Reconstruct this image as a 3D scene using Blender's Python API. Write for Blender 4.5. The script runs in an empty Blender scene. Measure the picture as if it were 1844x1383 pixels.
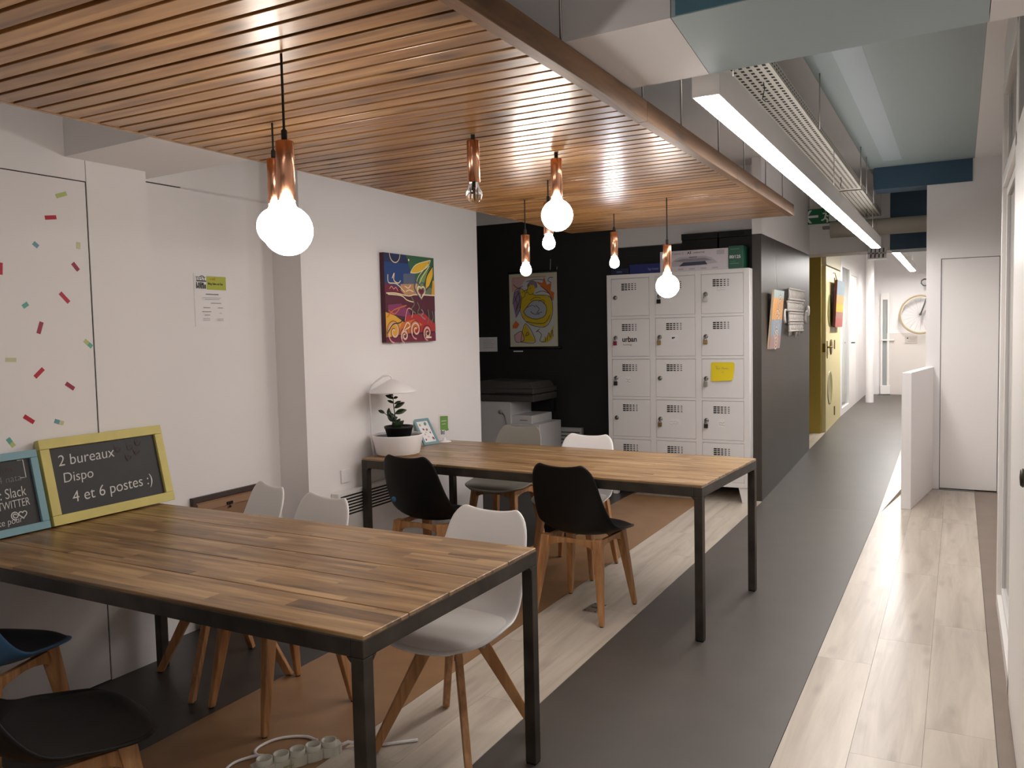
import bpy, bmesh, math, random
from mathutils import Vector, Matrix
random.seed(7)
S = bpy.context.scene
COL = S.collection
R = math.radians
# ---------------------------------------------------------------- camera
def cam_setup():
    y, p, r = -0.490236, -0.0619127, -0.0216961
    f = Vector((math.sin(y)*math.cos(p), math.cos(y)*math.cos(p), math.sin(p)))
    rt = Vector((math.cos(y), -math.sin(y), 0)); up = rt.cross(f)
    r2 = rt*math.cos(r)+up*math.sin(r); u2 = -rt*math.sin(r)+up*math.cos(r)
    cd = bpy.data.cameras.new('camera'); co = bpy.data.objects.new('camera', cd); COL.objects.link(co)
    m = Matrix((r2, u2, -f)).transposed().to_4x4(); m.translation = (0, 0, 1.5)
    co.matrix_world = m
    cd.sensor_fit = 'HORIZONTAL'; cd.sensor_width = 36; cd.lens = 1511.304/1844*36
    cd.clip_start = .02; cd.clip_end = 100
    S.camera = co
cam_setup()
# ---------------------------------------------------------------- light and exposure
W = bpy.data.worlds.new('world'); S.world = W; W.use_nodes = True
W.node_tree.nodes['Background'].inputs[0].default_value = (1, .95, .9, 1)
W.node_tree.nodes['Background'].inputs[1].default_value = .05
S.view_settings.view_transform = 'Standard'; S.view_settings.look = 'None'
S.view_settings.exposure = 1.80; S.view_settings.gamma = 1; S.view_settings.use_curve_mapping = False
S.cycles.use_denoising = True; S.cycles.max_bounces = 8; S.cycles.diffuse_bounces = 5
S.cycles.glossy_bounces = 4; S.cycles.transmission_bounces = 8; S.cycles.sample_clamp_indirect = 6
S.cycles.caustics_reflective = False; S.cycles.caustics_refractive = False
TUBE_L = 15.0      # radiance of the linear lamps
GLOBE_L = 17.0    # radiance of the globe bulbs
SMALL_L = 40.0    # radiance of the small bulbs
# ---------------------------------------------------------------- materials
def lin(c):
    c = c/255
    return c/12.92 if c <= .04045 else ((c+.055)/1.055)**2.4
def rgb(r, g, b): return (lin(r), lin(g), lin(b), 1)
MATS = {}
def mat(name, col, rough=.5, metal=0, spec=.5, emit=None, bump=0, bscale=60, var=0, vscale=3, coat=0, trans=0):
    if name in MATS: return MATS[name]
    m = bpy.data.materials.new(name); m.use_nodes = True; MATS[name] = m
    nt = m.node_tree; N = nt.nodes; b = N['Principled BSDF']
    b.inputs['Base Color'].default_value = col; b.inputs['Roughness'].default_value = rough
    b.inputs['Metallic'].default_value = metal; b.inputs['Specular IOR Level'].default_value = spec
    b.inputs['Coat Weight'].default_value = coat; b.inputs['Transmission Weight'].default_value = trans
    if emit:
        b.inputs['Emission Color'].default_value = emit[0]; b.inputs['Emission Strength'].default_value = emit[1]
    if bump or var:
        tc = N.new('ShaderNodeTexCoord')
        if var:
            n = N.new('ShaderNodeTexNoise'); n.inputs['Scale'].default_value = vscale; n.inputs['Detail'].default_value = 5
            nt.links.new(tc.outputs['Object'], n.inputs['Vector'])
            mr = N.new('ShaderNodeMapRange'); mr.inputs[1].default_value = .3; mr.inputs[2].default_value = .7
            mr.inputs[3].default_value = 1-var; mr.inputs[4].default_value = 1+var
            nt.links.new(n.outputs['Fac'], mr.inputs[0])
            hs = N.new('ShaderNodeHueSaturation'); hs.inputs['Color'].default_value = col
            nt.links.new(mr.outputs[0], hs.inputs['Value']); nt.links.new(hs.outputs[0], b.inputs['Base Color'])
        if bump:
            n2 = N.new('ShaderNodeTexNoise'); n2.inputs['Scale'].default_value = bscale; n2.inputs['Detail'].default_value = 3
            nt.links.new(tc.outputs['Object'], n2.inputs['Vector'])
            bp = N.new('ShaderNodeBump'); bp.inputs['Strength'].default_value = bump; bp.inputs['Distance'].default_value = .002
            nt.links.new(n2.outputs['Fac'], bp.inputs['Height']); nt.links.new(bp.outputs[0], b.inputs['Normal'])
    return m
def wood(name, dark, mid, light, axis='X', rough=.4, scale=1.0, knots=.5, vary=.12, strip=0, stripax='Y', coat=0):
    """grain stretched along one object axis, shifted at random per board"""
    m = bpy.data.materials.new(name); m.use_nodes = True; MATS[name] = m
    nt = m.node_tree; N = nt.nodes; L = nt.links.new; b = N['Principled BSDF']
    tc = N.new('ShaderNodeTexCoord'); oi = N.new('ShaderNodeObjectInfo')
    ad = N.new('ShaderNodeVectorMath'); ad.operation = 'ADD'
    sc = N.new('ShaderNodeVectorMath'); sc.operation = 'SCALE'; sc.inputs[0].default_value = (37, 23, 11)
    L(oi.outputs['Random'], sc.inputs['Scale']); L(tc.outputs['Object'], ad.inputs[0]); L(sc.outputs[0], ad.inputs[1])
    vec = ad.outputs[0]
    if strip:   # glued strips: every strip jumps to another part of the grain
        sp = N.new('ShaderNodeSeparateXYZ'); L(tc.outputs['Object'], sp.inputs[0])
        d = N.new('ShaderNodeMath'); d.operation = 'DIVIDE'; d.inputs[1].default_value = strip; L(sp.outputs[stripax], d.inputs[0])
        fl = N.new('ShaderNodeMath'); fl.operation = 'FLOOR'; L(d.outputs[0], fl.inputs[0])
        wn = N.new('ShaderNodeTexWhiteNoise'); wn.noise_dimensions = '2D'
        cx = N.new('ShaderNodeCombineXYZ'); L(fl.outputs[0], cx.inputs[0])
        xo = N.new('ShaderNodeMath'); xo.operation = 'MULTIPLY_ADD'; xo.inputs[1].default_value = .37; L(fl.outputs[0], xo.inputs[0])
        L(sp.outputs[axis], xo.inputs[2])
        d2 = N.new('ShaderNodeMath'); d2.operation = 'DIVIDE'; d2.inputs[1].default_value = .62; L(xo.outputs[0], d2.inputs[0])
        f2 = N.new('ShaderNodeMath'); f2.operation = 'FLOOR'; L(d2.outputs[0], f2.inputs[0]); L(f2.outputs[0], cx.inputs[1])
        L(cx.outputs[0], wn.inputs['Vector'])
        s2 = N.new('ShaderNodeVectorMath'); s2.operation = 'SCALE'; s2.inputs[0].default_value = (9, 7, 5); L(wn.outputs['Value'], s2.inputs['Scale'])
        a2 = N.new('ShaderNodeVectorMath'); a2.operation = 'ADD'; L(vec, a2.inputs[0]); L(s2.outputs[0], a2.inputs[1]); vec = a2.outputs[0]
    mp = N.new('ShaderNodeMapping'); L(vec, mp.inputs['Vector'])
    k = {'X': (1.6, 22, 22), 'Y': (22, 1.6, 22), 'Z': (22, 22, 1.6)}[axis]
    mp.inputs['Scale'].default_value = [a*scale for a in k]
    n1 = N.new('ShaderNodeTexNoise'); n1.inputs['Scale'].default_value = 1; n1.inputs['Detail'].default_value = 8
    n1.inputs['Roughness'].default_value = .62; n1.inputs['Distortion'].default_value = .6; L(mp.outputs[0], n1.inputs['Vector'])
    cr = N.new('ShaderNodeValToRGB'); e = cr.color_ramp.elements
    e[0].position = .34; e[0].color = dark; e[1].position = .66; e[1].color = light
    q = cr.color_ramp.elements.new(.5); q.color = mid
    L(n1.outputs['Fac'], cr.inputs[0])
    mp2 = N.new('ShaderNodeMapping'); L(vec, mp2.inputs['Vector'])
    k2 = {'X': (3.2, 10, 10), 'Y': (10, 3.2, 10), 'Z': (10, 10, 3.2)}[axis]; mp2.inputs['Scale'].default_value = k2
    vo = N.new('ShaderNodeTexVoronoi'); vo.inputs['Scale'].default_value = 1; L(mp2.outputs[0], vo.inputs['Vector'])
    kr = N.new('ShaderNodeMapRange'); kr.inputs[1].default_value = .06; kr.inputs[2].default_value = .27
    kr.inputs[3].default_value = knots; kr.inputs[4].default_value = 0; L(vo.outputs['Distance'], kr.inputs[0])
    mx = N.new('ShaderNodeMix'); mx.data_type = 'RGBA'; L(kr.outputs[0], mx.inputs[0]); L(cr.outputs[0], mx.inputs[6])
    mx.inputs[7].default_value = [c*.45 for c in dark[:3]]+[1]
    vr = N.new('ShaderNodeMapRange'); vr.inputs[3].default_value = 1-vary; vr.inputs[4].default_value = 1+vary
    if strip: L(wn.outputs['Value'], vr.inputs[0])
    else: L(oi.outputs['Random'], vr.inputs[0])
    hs = N.new('ShaderNodeHueSaturation'); L(mx.outputs[2], hs.inputs['Color']); L(vr.outputs[0], hs.inputs['Value'])
    L(hs.outputs[0], b.inputs['Base Color']); b.inputs['Roughness'].default_value = rough; b.inputs['Coat Weight'].default_value = coat
    b.inputs['Coat Roughness'].default_value = .22
    bp = N.new('ShaderNodeBump'); bp.inputs['Strength'].default_value = .12; bp.inputs['Distance'].default_value = .001
    L(n1.outputs['Fac'], bp.inputs['Height']); L(bp.outputs[0], b.inputs['Normal'])
    return m
WHITE = mat('white_paint', (.80, .775, .77, 1), .62, bump=.08, bscale=180)
WHITE2 = mat('white_lacquer', (.80, .775, .755, 1), .35)
BLACKW = mat('black_wall_paint', (.012, .012, .012, 1), .55, var=.1)
CHAR = mat('charcoal_wall_paint', (.042, .033, .026, 1), .42, var=.08, vscale=2)
LBLUE = mat('pale_blue_paint', (.36, .45, .475, 1), .55)
CBLUE = mat('blue_ceiling_paint', (.31, .375, .375, 1), .5)
DBLUE = mat('dark_blue_paint', (.03, .075, .125, 1), .5)
TEAL = mat('teal_paint', (.085, .2, .26, 1), .5)
YELLOW = mat('mustard_paint', (.40, .28, .04, 1), .5)
LYELLOW = mat('yellow_paint', (.64, .56, .29, 1), .45)
STEEL = mat('raw_steel', (.07, .061, .052, 1), .46, .8, var=.3, vscale=9)
CHROME = mat('brushed_chrome', (.55, .53, .5, 1), .3, 1)
DARKMETAL = mat('dark_metal', (.06, .055, .05, 1), .4, .8)
COPPER = mat('polished_copper', (.62, .31, .19, 1), .24, 1)
CORD = mat('black_textile_cord', (.01, .01, .01, 1), .8)
BLACKP = mat('black_plastic', (.0045, .0045, .0045, 1), .46, spec=.3)
BLACKC = mat('black_leatherette', (.005, .0047, .0043, 1), .55, spec=.3, bump=.15, bscale=240)
WHITEP = mat('white_plastic', (.80, .78, .775, 1), .3)
WHITEC = mat('white_leatherette', (.76, .73, .70, 1), .42, bump=.1, bscale=240)
GREYP = mat('grey_green_plastic', (.25, .235, .2, 1), .42)
BLUEP = mat('blue_plastic', (.055, .15, .30, 1), .42)
NAVYC = mat('dark_navy_leatherette', (.012, .016, .022, 1), .5)
BEECH = wood('beech', rgb(142, 98, 60), rgb(172, 124, 80), rgb(192, 146, 100), 'Z', .45, 1.2, 0, .06)
PINE = wood('varnished_pine', rgb(108, 70, 35), rgb(146, 102, 57), rgb(172, 129, 79), 'X', .36, .8, .85, .16, coat=.25)
FASCIA = wood('pine_fascia', rgb(98, 68, 43), rgb(122, 88, 58), rgb(144, 110, 76), 'Y', .5, .8, .7, .05)
TABLE1 = wood('brown_stained_pine', rgb(94, 67, 39), rgb(138, 104, 65), rgb(176, 142, 98), 'X', .36, .8, .6, .07, .062, coat=.1)
TABLE2 = wood('honey_stained_pine', rgb(106, 78, 49), rgb(148, 116, 80), rgb(182, 153, 114), 'X', .34, .8, .6, .08, .062, coat=.1)
LAM = wood('bleached_oak_laminate', rgb(168, 156, 142), rgb(186, 175, 161), rgb(199, 188, 174), 'Y', .34, .5, .3, .02)
BROWNF = mat('brown_vinyl', rgb(142, 108, 76), .42, var=.12, vscale=6)
GREYF = mat('dark_grey_vinyl', rgb(71, 65, 59), .44, var=.08, vscale=5, bump=.05)
DARKF = mat('charcoal_vinyl', rgb(50, 48, 46), .4, var=.12, vscale=5)
TAUPEF = mat('taupe_vinyl', rgb(126, 110, 98), .4, var=.08, vscale=5)
GAP = mat('dark_gap', (.01, .008, .006, 1), .9)
PAPER = mat('white_paper', (.8, .79, .8, 1), .7)
GLASS = mat('clear_glass', (1, 1, 1, 1), .02, trans=1)
PGLASS = mat('window_glass', (.86, .9, .88, 1), .03, trans=1)
def flat(name, r, g, b, rough=.6): return mat(name, rgb(r, g, b), rough)
# ---------------------------------------------------------------- builder
class B:
    def __init__(s): s.bm = bmesh.new(); s.mi = 0; s.mats = []
    def use(s, m):
        if m not in s.mats: s.mats.append(m)
        s.mi = s.mats.index(m); return s
    def face(s, pts):
        vs = [s.bm.verts.new(p) for p in pts]
        f = s.bm.faces.new(vs); f.material_index = s.mi; return f
    def hexa(s, b4, t4, smooth=False):
        v = [s.bm.verts.new(p) for p in list(b4)+list(t4)]
        for q in ((3, 2, 1, 0), (4, 5, 6, 7), (0, 1, 5, 4), (1, 2, 6, 5), (2, 3, 7, 6), (3, 0, 4, 7)):
            f = s.bm.faces.new([v[i] for i in q]); f.material_index = s.mi
        return s
    def box(s, x0, x1, y0, y1, z0, z1):
        return s.hexa([(x0, y0, z0), (x1, y0, z0), (x1, y1, z0), (x0, y1, z0)], [(x0, y0, z1), (x1, y0, z1), (x1, y1, z1), (x0, y1, z1)])
    def prism(s, poly, d):      # poly: 3D points of a planar outline, d: extrusion vector
        d = Vector(d); n = len(poly)
        a = [s.bm.verts.new(p) for p in poly]; c = [s.bm.verts.new(Vector(p)+d) for p in poly]
        fs = [s.bm.faces.new(a), s.bm.faces.new(c[::-1])]
        for i in range(n): fs.append(s.bm.faces.new((a[i], c[i], c[(i+1) % n], a[(i+1) % n])))
        for f in fs: f.material_index = s.mi
        return s
    def tube(s, pts, r, n=8, caps=True):
        pts = [Vector(p) for p in pts]; rs = r if isinstance(r, (list, tuple)) else [r]*len(pts)
        rings = []; prev = None
        for i, p in enumerate(pts):
            t = (pts[min(i+1, len(pts)-1)]-pts[max(i-1, 0)]).normalized()
            a = prev if prev else (Vector((0, 0, 1)) if abs(t.z) < .9 else Vector((1, 0, 0)))
            u = (a-t*a.dot(t)).normalized(); prev = u; w = t.cross(u)
            rings.append([s.bm.verts.new(p+(u*math.cos(2*math.pi*k/n)+w*math.sin(2*math.pi*k/n))*rs[i]) for k in range(n)])
        for a, c in zip(rings, rings[1:]):
            for k in range(n):
                f = s.bm.faces.new((a[k], a[(k+1) % n], c[(k+1) % n], c[k])); f.material_index = s.mi; f.smooth = True
        if caps:
            for rg in (rings[0][::-1], rings[-1]):
                f = s.bm.faces.new(rg); f.material_index = s.mi
        return s
    def lathe(s, prof, c=(0, 0, 0), n=24, axis='Z'):
        rings = []
        def P(r, h, a):
            x, y = r*math.cos(a), r*math.sin(a)
            q = {'Z': (x, y, h), 'Y': (x, h, y), 'X': (h, x, y)}[axis]
            return (q[0]+c[0], q[1]+c[1], q[2]+c[2])
        for r, h in prof:
            rings.append([s.bm.verts.new(P(max(r, 1e-5), h, 2*math.pi*k/n)) for k in range(n)])
        for a, b in zip(rings, rings[1:]):
            for k in range(n):
                f = s.bm.faces.new((a[k], a[(k+1) % n], b[(k+1) % n], b[k])); f.material_index = s.mi; f.smooth = True
        return s
    def ribbon(s, pts, w, up):   # flat stroke lying in the plane with normal up
        pts = [Vector(p) for p in pts]; up = Vector(up); L = []
        for i, p in enumerate(pts):
            t = (pts[min(i+1, len(pts)-1)]-pts[max(i-1, 0)]).normalized(); sd = up.cross(t)*w/2
            L.append((s.bm.verts.new(p-sd), s.bm.verts.new(p+sd)))
        for a, b in zip(L, L[1:]):
            f = s.bm.faces.new((a[0], a[1], b[1], b[0])); f.material_index = s.mi
        return s
    def obj(s, name, m=None, parent=None, bevel=0, seg=2, recalc=True):
        if recalc: bmesh.ops.recalc_face_normals(s.bm, faces=s.bm.faces)
        me = bpy.data.meshes.new(name); s.bm.to_mesh(me); s.bm.free()
        for q in (s.mats or [m]): me.materials.append(q)
        o = bpy.data.objects.new(name, me); COL.objects.link(o)
        if parent: o.parent = parent
        if bevel:
            md = o.modifiers.new('bevel', 'BEVEL'); md.width = bevel; md.segments = seg; md.limit_method = 'ANGLE'; md.angle_limit = R(40)
            md.harden_normals = False
        return o
def box(x0, x1, y0, y1, z0, z1, name, m, parent=None, bevel=0):
    return B().box(x0, x1, y0, y1, z0, z1).obj(name, m, parent, bevel)
def tag(o, label=None, cat=None, group=None, kind=None):
    if label: o['label'] = label
    if cat: o['category'] = cat
    if group: o['group'] = group
    if kind: o['kind'] = kind
    return o
def thing(name, label, cat, loc=(0, 0, 0), rz=0, group=None):
    o = bpy.data.objects.new(name, None); COL.objects.link(o); o.location = loc; o.rotation_euler = (0, 0, rz)
    o.empty_display_size = .1
    return tag(o, label, cat, group)
def struct(o, label=None): return tag(o, label, kind='structure')
def dup(root, loc, rz, label, group=None):
    r = root.copy(); COL.objects.link(r); r.location = loc; r.rotation_euler = (0, 0, rz); r['label'] = label
    if group: r['group'] = group
    for ch in list(root.children):
        c = ch.copy(); COL.objects.link(c); c.parent = r
        for g in list(ch.children):
            d = g.copy(); COL.objects.link(d); d.parent = c
    return r
def text(body, size, m, parent, loc, rot, name='lettering', ext=.0006, shear=0, sx=1, align='LEFT', bev=0):
    c = bpy.data.curves.new(name, 'FONT'); c.body = body; c.size = size; c.extrude = ext; c.shear = shear
    c.align_x = align; c.offset = bev
    tmp = bpy.data.objects.new('text_outline', c); me = bpy.data.meshes.new_from_object(tmp)
    bpy.data.objects.remove(tmp); me.name = name
    if not me.materials: me.materials.append(m)
    else: me.materials[0] = m
    o = bpy.data.objects.new(name, me); COL.objects.link(o); o.parent = parent; o.location = loc; o.rotation_euler = rot
    o.scale = (sx, 1, 1); return o
class Sheet:
    """flat print on a plane: origin, right and up vectors; u, v in metres"""
    def __init__(s, o, u, v, lift=.0006):
        s.o = Vector(o); s.u = Vector(u).normalized(); s.v = Vector(v).normalized(); s.n = s.u.cross(s.v); s.b = B(); s.k = 0; s.lift = lift
    def P(s, a, c): return s.o+s.u*a+s.v*c+s.n*(s.lift*s.k)
    def poly(s, m, pts): s.k += 1; s.b.use(m); s.b.face([s.P(*p) for p in pts]); return s
    def rect(s, m, a0, c0, a1, c1): return s.poly(m, [(a0, c0), (a1, c0), (a1, c1), (a0, c1)])
    def disc(s, m, a, c, r, ry=None, n=18, rot=0):
        ry = ry or r; ca, sa = math.cos(rot), math.sin(rot)
        return s.poly(m, [(a+r*math.cos(t)*ca-ry*math.sin(t)*sa, c+r*math.cos(t)*sa+ry*math.sin(t)*ca) for t in [2*math.pi*i/n for i in range(n)]])
    def line(s, m, pts, w, smooth=4):
        s.k += .25; s.b.use(m); q = [Vector((a, c, 0)) for a, c in pts]
        if smooth and len(q) > 2:
            out = []
            for i in range(len(q)-1):
                p0, p1, p2, p3 = q[max(i-1, 0)], q[i], q[i+1], q[min(i+2, len(q)-1)]
                for j in range(smooth):
                    t = j/smooth
                    out.append(.5*((2*p1)+(-p0+p2)*t+(2*p0-5*p1+4*p2-p3)*t*t+(-p0+3*p1-3*p2+p3)*t**3))
            out.append(q[-1]); q = out
        s.b.ribbon([s.P(p.x, p.y) for p in q], w, s.n); return s
    def obj(s, name, parent): return s.b.obj(name, None, parent, recalc=False)
def spiral(cx, cy, r0, r1, turns, n=26, ph=0, sy=1):
    return [(cx+(r0+(r1-r0)*i/n)*math.cos(ph+turns*2*math.pi*i/n), cy+sy*(r0+(r1-r0)*i/n)*math.sin(ph+turns*2*math.pi*i/n)) for i in range(n+1)]
def heart(cx, cy, s, n=20):
    return [(cx+s*.06*16*math.sin(t)**3, cy+s*.06*(13*math.cos(t)-5*math.cos(2*t)-2*math.cos(3*t)-math.cos(4*t))) for t in [2*math.pi*i/n for i in range(n+1)]]

# ================================================================ SETTING
ZC = 2.92
# ---- floor: sub floor slab, vinyl strips, laminate planks, ramp
fl = struct(box(-6.2, 1.6, -2.6, 7.2, -.08, -.004, 'floor', DARKF))
box(-6.2, -2.632, -2.6, 7.7, -.003, 0, 'vinyl_strip', DARKF, fl)
box(-2.630, -1.966, -2.6, 7.7, -.003, 0, 'vinyl_strip', BROWNF, fl)
box(-1.480, -.558, -2.6, 7.2, -.003, 0, 'vinyl_strip', GREYF, fl)
box(.132, 1.6, -2.6, 8.45, -.003, 0, 'vinyl_strip', TAUPEF, fl)
box(-.406, .131, 7.2, 8.45, -.08, -.004, 'sub_floor', DARKF, fl)
box(-3.0, -1.48, 7.2, 7.7, -.08, -.004, 'sub_floor', DARKF, fl)
PK = {}
def plank(x0, x1, y0, y1):
    k = (round(x1-x0, 4), round(y1-y0, 4))
    if k not in PK:
        w, l = k
        o = B().hexa([(0, 0, 0), (w, 0, 0), (w, l, 0), (0, l, 0)], [(.0005, .0005, .004), (w-.0005, .0005, .004), (w-.0005, l-.0005, .004), (.0005, l-.0005, .004)]).obj('plank', LAM, fl)
        PK[k] = o.data
    else:
        o = bpy.data.objects.new('plank', PK[k]); COL.objects.link(o); o.parent = fl
    o.location = (x0, y0, -.004); return o
def lay(x0, x1, rows, ya, yb, offs):
    w = (x1-x0)/rows
    for i in range(rows):
        y = ya
        cut = ya+offs[i % len(offs)]
        while y < yb-1e-4:
            e = min(cut, yb)
            if e-y > .03: plank(x0+i*w, x0+(i+1)*w, y, e)
            y = e; cut = e+1.21
lay(-.556, .130, 3, -.6, 7.15, [.9, 1.85-.6, .35])
lay(-.556, .130, 3, 7.15, 8.40, [.5, 1.0])
lay(-1.964, -1.482, 2, -.6, 7.64, [.5, 1.1])
# ramp rising into the corridor
rp = [(7.2, 0), (8.43, .047), (9.88, .108), (10.86, .135), (12.6, .2), (14.4, .218), (16.6, .24)]
b = B()
def rstrip(b, m, xl, xr, skew=0):
    b.use(m)
    for (ya, za), (yb, zb) in zip(rp, rp[1:]):
        ra = xr if not (skew and ya == 7.2) else skew
        b.hexa([(xl, ya, za-.1), (ra, ya, za-.1), (xr, yb, zb-.1), (xl, yb, zb-.1)], [(xl, ya, za), (ra, ya, za), (xr, yb, zb), (xl, yb, zb)])
rstrip(b, GREYF, -1.48, -.557)
rm = b.obj('ramp', None, fl)
b = B(); rstrip(b, LAM, -.556, -.41, -.54); b.obj('ramp_strip', None, fl)
b = B(); rstrip(b, LAM, -2.6, -1.481); b.obj('ramp_strip', None, fl)
b = B(); b.use(GREYF); b.box(-.41, 1.6, 8.6, 16.6, .0, .12); b.box(-.41, 1.6, 10.5, 16.6, .12, .215); b.obj('ramp', None, fl)
# ---- walls, left side
wl = struct(B().box(-3.46, -3.3, -2.6, 1.412, 0, ZC).box(-3.46, -3.3, 1.412, 2.356, 2.181, ZC).box(-3.46, -3.3, 2.360, 2.66, 0, ZC).obj('wall_left', WHITE))
box(-3.44, -3.305, 1.412, 2.360, 0, 2.181, 'gap_backing', GAP, wl)
d2 = struct(box(-3.34, -3.301, 1.416, 2.3535, .004, 2.1765, 'door_2', WHITE), 'flush white door in the left wall with coloured tape confetti')
wr = struct(B().box(-3.6, -3.46, 2.60, 3.7, 0, 2.256).box(-3.6, -3.46, 2.60, 3.7, 2.262, ZC).box(-3.6, -3.46, 2.995, 3.7, 2.255, 2.263).obj('wall_left', WHITE))
box(-3.6, -3.468, 2.6, 3.0, 2.256, 2.262, 'gap_backing', GAP, wr)
struct(box(-3.6, -3.25, 3.615, 5.57, 0, ZC, 'wall_left', WHITE))
# ---- black alcove behind
struct(box(-6.2, -1.557, 7.66, 7.8, 0, 2.613, 'wall_far', BLACKW))
struct(box(-6.2, -1.557, 7.66, 7.8, 2.613, ZC, 'wall_far', WHITE))
struct(box(-2.9, -1.557, 7.60, 7.66, 2.279, ZC, 'trim_4', WHITE))
struct(box(-6.3, -6.2, 3.6, 7.8, 0, ZC, 'wall_left', BLACKW))
# ---- dark wall along the corridor
struct(B().use(CHAR).box(-1.556, -1.48, 7.28, 9.85, 0, 2.279).obj('wall_left', None))
struct(box(-1.556, -1.478, 7.278, 9.85, 2.281, ZC, 'trim_5', WHITE))
# ---- transverse beam at the end of the first lamp
struct(box(-1.62, -.662, 9.85, 10.3, 2.285, ZC, 'trim_6', WHITE))
struct(box(-.660, 1.6, 9.85, 10.3, 2.285, ZC, 'trim_7', DBLUE))
struct(B().use(DBLUE).box(-.70, .088, 8.405, 8.70, 2.722, ZC-.003).obj('trim_8', None))
# ---- yellow reveal, corridor left side
struct(box(-2.6, -1.528, 11.08, 11.16, .02, ZC, 'wall_left', YELLOW))
struct(box(-2.7, -2.6, 9.7, 11.1, 0, ZC, 'wall_left', YELLOW))
struct(box(-1.6, -1.481, 11.2, 12.62, 2.26, ZC, 'wall_left', mat('cream_paint', (.72, .67, .52, 1), .6)))
struct(box(-1.6, -1.48, 15.02, 16.4, .2, ZC, 'wall_left', WHITE))
struct(box(-1.6, -1.48, 12.62, 15.02, 2.5, ZC, 'wall_left', WHITE))
struct(box(-2.8, 1.6, 16.4, 16.5, .1, ZC, 'wall_far', WHITE))
struct(box(-1.143, 1.6, 16.36, 16.398, .24, 1.333, 'trim_9', mat('greige_panel', (.66, .61, .57, 1), .5)))
struct(box(1.6, 1.7, -2.6, 16.5, 0, ZC, 'wall_right', WHITE))
# ---- door wall at the end of the near bay, door_1
dw = struct(B().box(-.267, -.150, 8.42, 8.58, 0, ZC).box(.306, 1.6, 8.42, 8.58, 0, ZC).box(-.150, .306, 8.42, 8.58, 2.066, ZC).obj('wall_far', WHITE))
box(-.15, .306, 8.45, 8.57, .0, 2.066, 'gap_backing', GAP, dw)
struct(box(-.145, .301, 8.431, 8.47, .012, 2.061, 'door_1', WHITE2), 'plain white flush door at the end of the near bay')
# ---- half wall
struct(B().hexa([(-.406, 7.41, 0), (-.333, 7.41, 0), (-.200, 8.42, 0), (-.273, 8.42, 0)], [(-.406, 7.41, 1.106), (-.333, 7.41, 1.106), (-.200, 8.42, 1.106), (-.273, 8.42, 1.106)]).obj('wall_right', WHITE, bevel=.004), 'low white half wall beside the ramp')
# ---- right wall with glazed partition (window_1)
struct(B().box(.32, .5, 5.06, 8.42, 0, ZC).obj('wall_right', WHITE))
struct(B().box(.185, .5, -2.6, 2.56, 0, ZC).obj('wall_right', WHITE))
struct(B().box(.19, .5, 2.56, 5.06, 2.70, ZC).obj('wall_right', WHITE))
w1 = struct(B().box(.186, .25, 4.985, 5.06, 0, 2.70).box(.186, .25, 3.80, 4.985, 2.175, 2.235).box(.186, .25, 3.80, 4.985, 0, .075).box(.186, .25, 3.73, 3.86, 0, 2.7).box(.186, .25, 2.56, 4.985, 2.64, 2.70).box(.186, .25, 2.56, 3.73, 2.175, 2.235)
            .obj('window_1', WHITE2, bevel=.003))
B().box(.205, .235, 4.935, 4.978, .085, 2.168).box(.205, .235, 3.865, 4.935, .085, .125).box(.205, .235, 3.865, 4.935, 2.128, 2.168).obj('sash_frame', WHITE2, w1, .002)
B().box(.205, .235, 4.935, 4.978, 2.242, 2.632).box(.205, .235, 3.865, 4.935, 2.242, 2.275).obj('sash_frame', WHITE2, w1, .002)
box(.216, .224, 3.87, 4.935, .125, 2.128, 'pane', PGLASS, w1)
box(.216, .224, 3.87, 4.935, 2.275, 2.632, 'pane', PGLASS, w1)
box(.216, .224, 2.56, 3.73, 2.242, 2.632, 'pane', PGLASS, w1)
struct(box(1.2, 1.25, 2.9, 8.4, 0, ZC, 'wall_right', mat('greige_wall', (.55, .5, .44, 1), .6)))
d3 = struct(box(.183, .215, 2.60, 3.72, .01, 2.17, 'door_3', WHITE2, bevel=.002), 'white door at the right edge with dark round handle')
B().lathe([(.0, -.032), (.022, -.030), (.027, -.024), (.022, -.016), (.011, -.013), (.011, -.004), (.024, -.003), (.024, 0)], (.183, 2.70, 1.065), 20, 'X').obj('door_handle', DARKMETAL, d3)
# ---- ceiling
ce = struct(B().box(-6.3, -.746, -2.6, 16.5, ZC, ZC+.1).box(.102, 1.7, -2.6, 16.5, ZC, ZC+.1).obj('ceiling', WHITE))
box(-.745, .101, -2.6, 16.5, ZC-.002, ZC+.1, 'blue_ceiling_panel', CBLUE, ce)
box(-.602, -.452, 2.9, 8.1, ZC-.003, ZC-.001, 'pale_stripe', mat('pale_stripe_blue', (.40, .475, .51, 1), .5), ce)  # lighter blue strip running lengthwise on the corridor ceiling
struct(box(-6.3, 1.7, -2.7, -2.6, 0, ZC, 'wall_near', WHITE))
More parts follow.
